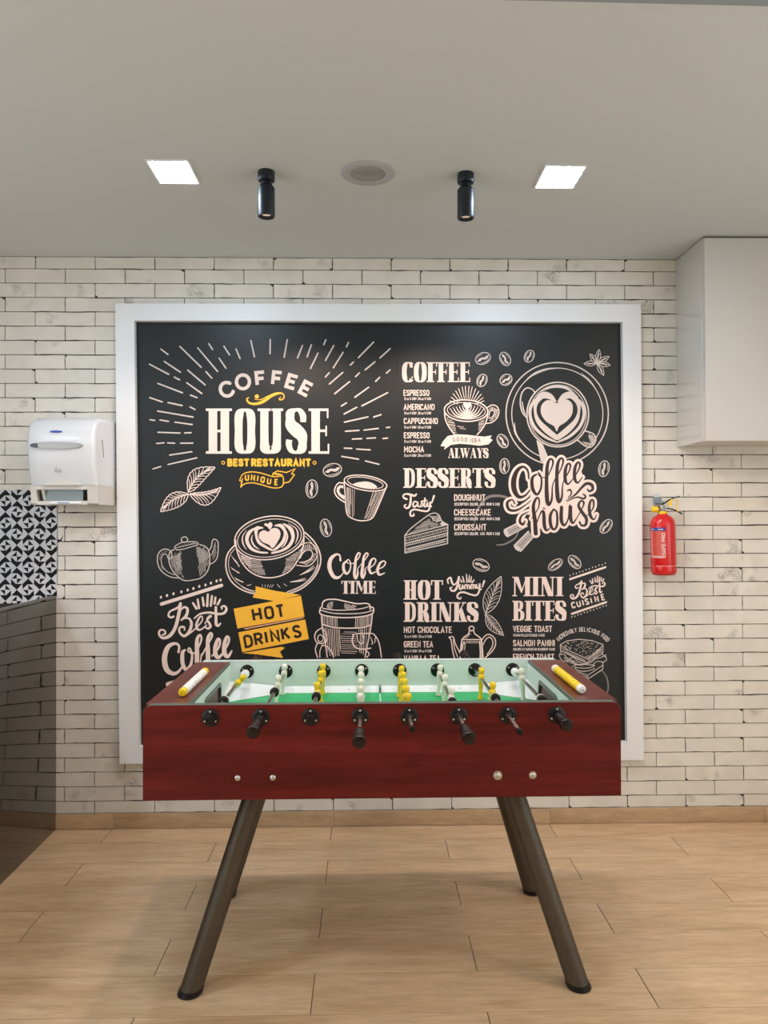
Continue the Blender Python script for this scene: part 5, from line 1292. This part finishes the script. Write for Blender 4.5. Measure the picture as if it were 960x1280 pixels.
for s, ye in ((1, IY1), (-1, IY0+0.003)):
    bm = prism(bmesh.new(), [(ye, 0.7882), (ye-s*0.036, 0.7884), (ye-s*0.002, 0.806), (ye, 0.806)], -IW+0.002, IW-0.002, 'YZ')
    rp = link('side_ramp', bm, M_ramp, tb, 'white sloping pitch edge')
    for sx in (-1, 1):
        bm = bmesh.new()
        c_ = Vector((sx*(IW-0.001), ye-s*0.001, 0.828)); p1 = Vector((sx*(IW-0.001)-sx*0.215, ye-s*0.03, 0.7887)); p2 = Vector((sx*(IW-0.001), ye-s*0.19, 0.7887)); d_ = Vector((c_.x, c_.y, 0.7884)); e_ = Vector((p1.x, ye-s*0.001, 0.806))
        V = [bm.verts.new(v) for v in (c_, p1, p2, d_, e_)]
        bm.faces.new((V[0], V[1], V[2])); bm.faces.new((V[0], V[4], V[1])); bm.faces.new((V[0], V[2], V[3])); bm.faces.new((V[1], V[3], V[2])); bm.faces.new((V[0], V[3], V[4])); bm.faces.new((V[1], V[4], V[3]))
        bmesh.ops.recalc_face_normals(bm, faces=bm.faces)
        link('corner_ramp', bm, M_ramp, tb, 'white triangular corner ramp')
    if s > 0:
        for x in (-0.335, -0.225, -0.12, 0.09, 0.195, 0.31):
            link('screw', lathe(bmesh.new(), [(0.0026, 0), (0.0024, -0.001), (0.0001, -0.0014)], 'Y', 10, (x, IY1-0.019, 0.7975)), M_steel, rp)
        box_obj('joint_clip', (-0.003, 0.004, IY1-0.052, IY1-0.001, 0.789, 0.810), mat('clip_grey', (0.16, 0.22, 0.19), 0.5), rp, 0, 'dark grey joint')

# bearings, rods, players and handles
RS, ZR = 0.1468, 0.865
def disc(name, x, y, sgn, parent, phase):
    """screwed black flange; sgn = -1 faces the viewer"""
    b = link(name, lathe(bmesh.new(), [(0.0262, 0), (0.0262, sgn*0.003), (0.024, sgn*0.0048), (0.0125, sgn*0.0055), (0.0115, sgn*0.010), (0.0085, sgn*0.012)], 'Y', 28, (x, y, ZR)), M_blk, parent, 'black round rod bearing', True)
    for k in range(3):
        a = phase + k*2*PI/3
        link('screw', lathe(bmesh.new(), [(0.0032, sgn*0.0045), (0.0032, sgn*0.006), (0.0018, sgn*0.0068)], 'Y', 10, (x+0.0185*math.cos(a), y, ZR+0.0185*math.sin(a))), M_screw, b, 'bright screw')
def player_mesh():
    bm = bmesh.new()
    secs = [(0.040, 0.0045, 0.0045), (0.038, 0.0085, 0.0085), (0.033, 0.0108, 0.0108), (0.027, 0.0112, 0.0112), (0.021, 0.0095, 0.0095), (0.017, 0.0065, 0.0065), (0.0145, 0.009, 0.008), (0.012, 0.0155, 0.0105), (0.004, 0.0165, 0.0115),
            (-0.006, 0.0155, 0.0115), (-0.014, 0.0125, 0.010), (-0.022, 0.0105, 0.0085), (-0.035, 0.0108, 0.0078), (-0.052, 0.0095, 0.0066), (-0.061, 0.0085, 0.006), (-0.066, 0.0095, 0.0085), (-0.075, 0.0095, 0.010)]
    rings = []
    for z, wy, wx in secs:
        rings.append([bm.verts.new((wx*math.cos(a)*abs(math.cos(a))**-0.25 if abs(math.cos(a)) > 1e-6 else 0, wy*math.sin(a)*(abs(math.sin(a))**-0.25 if abs(math.sin(a)) > 1e-6 else 0), z)) for a in [2*PI*k/14 for k in range(14)]])
    for a, b in zip(rings, rings[1:]):
        for k in range(14): bm.faces.new((a[k], a[(k+1) % 14], b[(k+1) % 14], b[k]))
    bm.faces.new(rings[0]); bm.faces.new(rings[-1]); bmesh.ops.recalc_face_normals(bm, faces=bm.faces)
    # the sleeve that clamps the figure on its rod
    lathe(bm, [(0.0085, -0.013), (0.0098, -0.012), (0.0098, 0.012), (0.0085, 0.013)], 'Y', 14)
    return bm
pm = {}
for nm, mt in (('y', M_pyel), ('w', M_pwht)):
    o = link('player', player_mesh(), mt, None, None, True); pm[nm] = o.data; bpy.data.objects.remove(o)
def short_player():
    bm = bmesh.new(); bm.from_mesh(pm['y'])
    g = bm.verts[:] + bm.edges[:] + bm.faces[:]
    r_ = bmesh.ops.bisect_plane(bm, geom=g, plane_co=(0, 0, -0.021), plane_no=(0, 0, -1), clear_outer=True)
    bmesh.ops.holes_fill(bm, edges=[e for e in bm.edges if e.is_boundary])
    me = bpy.data.meshes.new('player'); bm.to_mesh(me); bm.free(); me.materials.append(M_pyel); return me
def handle_mesh(sgn):
    p = [(0.006, 0), (0.0105, 0.002), (0.012, 0.008), (0.0118, 0.02)]
    for k in range(5): p += [(0.0145, 0.026+k*0.013), (0.0152, 0.031+k*0.013), (0.0128, 0.0355+k*0.013)]
    p += [(0.0165, 0.093), (0.0185, 0.100), (0.0188, 0.112), (0.016, 0.118), (0.008, 0.1195)]
    return lathe(bmesh.new(), [(r_, sgn*h_) for r_, h_ in p], 'Y', 20)
def rel(worldY): return worldY - TY
# colour, player distances from the eye, handle side, front end, tilt
RODS = [('y', [2.74], 'back', 2.245, 42, 'yellow'), ('w', [2.895, 2.69], 'front', 2.14, 5, 'ivory'),
        ('y', [2.90, 2.765, 2.57], 'back', 2.25, 0, 'yellow'), ('w', [2.845, 2.735, 2.62, 2.505, 2.40], 'front', 2.04, -3, 'ivory'),
        ('y', [2.845, 2.735, 2.62, 2.505, 2.40], 'back', 2.125, 6, 'yellow'), ('w', [2.86, 2.68, 2.48], 'front', 2.065, 4, 'ivory'),
        ('y', [2.80, 2.55], 'back', 2.09, 3, 'yellow'), ('w', [2.78], 'front', 2.185, -4, 'ivory')]
order = ['far left', 'second', 'third', 'fourth', 'fifth', 'sixth', 'seventh', 'far right']
for i, (pc, ys, side, fe, tilt, cn) in enumerate(RODS):
    x = (i-3.5)*RS + (0.004 if i else 0.002)
    disc('rod_bearing', x, -HD, -1, tb, PI/2)
    disc('rod_bearing', x, HD-0.030, -1, tb, PI/6)
    disc('rod_bearing', x, HD, 1, tb, PI/2)
    y0 = rel(fe); 
    y1 = rel({0: 3.135, 1: 3.17, 2: 3.05, 4: 3.16, 6: 3.205}.get(i, 3.05))
    rod = link('rod', lathe(bmesh.new(), [(0.0062, y0), (0.0065, y0+0.001), (0.0065, y1)], 'Y', 16), M_steel, tb, 'steel rod with %d %s players' % (len(ys), cn), True)
    rod.location = (x, 0, ZR); rod.rotation_euler = (0, math.radians(tilt), 0)
    for yy in ys:
        p = bpy.data.objects.new('player', short_player() if i == 0 else pm[pc]); C.objects.link(p); p.parent = rod; p.location = (0, rel(yy), 0)
    if side == 'front':
        h = link('handle', handle_mesh(-1), M_grip, rod, 'black ribbed grip', True); h.location = (0, y0+0.085, 0)
    else:
        link('rod_cap', lathe(bmesh.new(), [(0.0082, y0-0.004), (0.0088, y0-0.002), (0.0088, y0+0.014), (0.0070, y0+0.016)], 'Y', 16), M_blk, rod, 'black end cap', True)
        h = link('handle', handle_mesh(1), M_grip, rod, 'black ribbed grip', True); h.location = (0, y1-0.015, 0)
    # rubber bumpers with a pale washer on each side of the pitch
    last = max(ys); first = min(ys)
    for yb, sgn in ((first-0.045 if i not in (3, 4) else first-0.03, -1), (last+0.045, 1)):
        if i == 0: yb = {-1: rel(2.475), 1: rel(2.90)}[sgn] + TY
        if i == 7: yb = {-1: rel(2.46), 1: rel(2.90)}[sgn] + TY
        if i in (1,) and sgn < 0: yb = 2.60
        if i == 6 and sgn < 0: yb = 2.485
        yy = rel(yb)
        if yy > HD-0.05 or yy < -HD+0.05: continue
        if sgn < 0 or i in (0, 7):
            mt = M_blk if sgn < 0 else M_white
            link('bumper', lathe(bmesh.new(), [(0.009, yy-0.014), (0.0145, yy-0.012), (0.016, yy-0.004), (0.016, yy+0.008), (0.012, yy+0.014), (0.009, yy+0.015)], 'Y', 18), mt, rod, 'black rubber bumper' if sgn < 0 else 'white bumper', True)
            link('washer', lathe(bmesh.new(), [(0.010, yy+0.0145), (0.0150, yy+0.0155), (0.0150, yy+0.020), (0.010, yy+0.021)], 'Y', 18), M_white, rod, 'white washer', True)

# bead scorers on the end ledges
def scorer(x, ya, yb, ends, mid, pattern):
    hold = link('score_wire', lathe(bmesh.new(), [(0.002, ya-0.010), (0.002, yb+0.010)], 'Y', 8, (x, 0, ZT+0.0145)), M_steel, tb)
    n = len(pattern); st = (yb-ya)/n
    for k, ch in enumerate(pattern):
        yc = ya + st*(k+0.5)
        mt = M_pyel if ch == 'y' else mat('bead_white', (0.80, 0.80, 0.74), 0.35)
        rr = 0.0138
        b = link('bead', lathe(bmesh.new(), [(0.004, -st*0.43), (rr*0.72, -st*0.42), (rr*0.93, -st*0.33), (rr, -st*0.18), (rr, st*0.18), (rr*0.93, st*0.33), (rr*0.72, st*0.42), (0.004, st*0.43)], 'Y', 20), mt, hold, ('yellow' if ch == 'y' else 'white') + ' scoring bead', True)
        b.location = (x, yc, ZT+0.0145)
scorer(-0.620, rel(2.37), rel(2.715), 'y', 'w', 'ywwwwwwwwwy')
scorer(0.624, rel(2.37), rel(2.725), 'w', 'y', 'wyyyyyyyyyw')

# bolts on the front
for x, big in ((-0.432, 0), (-0.328, 0), (0.340, 1), (0.445, 1)):
    bm = bmesh.new()
    if big: lathe(bm, [(0.0135 if x < 0.4 else 0.0115, 0), (0.0135 if x < 0.4 else 0.0115, -0.0016), (0.006, -0.002)], 'Y', 24, (x, -HD, 0.687))
    lathe(bm, [(0.0085, 0), (0.0085, -0.003), (0.006, -0.0052), (0.0001, -0.0062)], 'Y', 20, (x, -HD, 0.687))
    link('bolt', bm, M_screw, tb, 'round steel bolt head' + (' with washer' if big else ''), True)

# legs
for sx in (-1, 1):
    for fy, ty, fxx in ((rel(2.36), rel(2.45), 0.600), (rel(2.964), rel(2.84), 0.588 if sx > 0 else 0.602)):
        cx = 0.006
        foot = Vector((cx+sx*fxx, fy, 0.0)); top = Vector((cx+sx*0.394, ty, 0.640))
        d = (top-foot).normalized()
        bm = bmesh.new()
        a = foot + d*0.020
        n = 28; u_ = d.cross(Vector((0, 1, 0))).normalized(); v_ = d.cross(u_); R0 = 0.0335
        def ringat(c, zcut=None, r0=R0):
            out = []
            for k in range(n):
                p = c + (u_*math.cos(2*PI*k/n) + v_*math.sin(2*PI*k/n))*r0
                if zcut is not None: p = p + d*((zcut-p.z)/d.z)
                out.append(bm.verts.new(p))
            return out
        r1, r2 = ringat(a, 0.014), ringat(top, 0.632)
        for k in range(n): bm.faces.new((r1[k], r1[(k+1) % n], r2[(k+1) % n], r2[k]))
        bm.faces.new(r1); bm.faces.new(r2); bmesh.ops.recalc_face_normals(bm, faces=bm.faces)
        lg = link('leg', bm, M_leg, tb, None, True)
        bm = bmesh.new(); r1, r2, r3 = ringat(foot, 0.0, 0.0335), ringat(foot, 0.004, 0.0365), ringat(foot, 0.018, 0.0355)
        for p, q in ((r1, r2), (r2, r3)):
            for k in range(n): bm.faces.new((p[k], p[(k+1) % n], q[(k+1) % n], q[k]))
        bm.faces.new(r1); bm.faces.new(r3); bmesh.ops.recalc_face_normals(bm, faces=bm.faces)
        link('foot_cap', bm, M_blk, lg, 'black rubber foot cap', True)
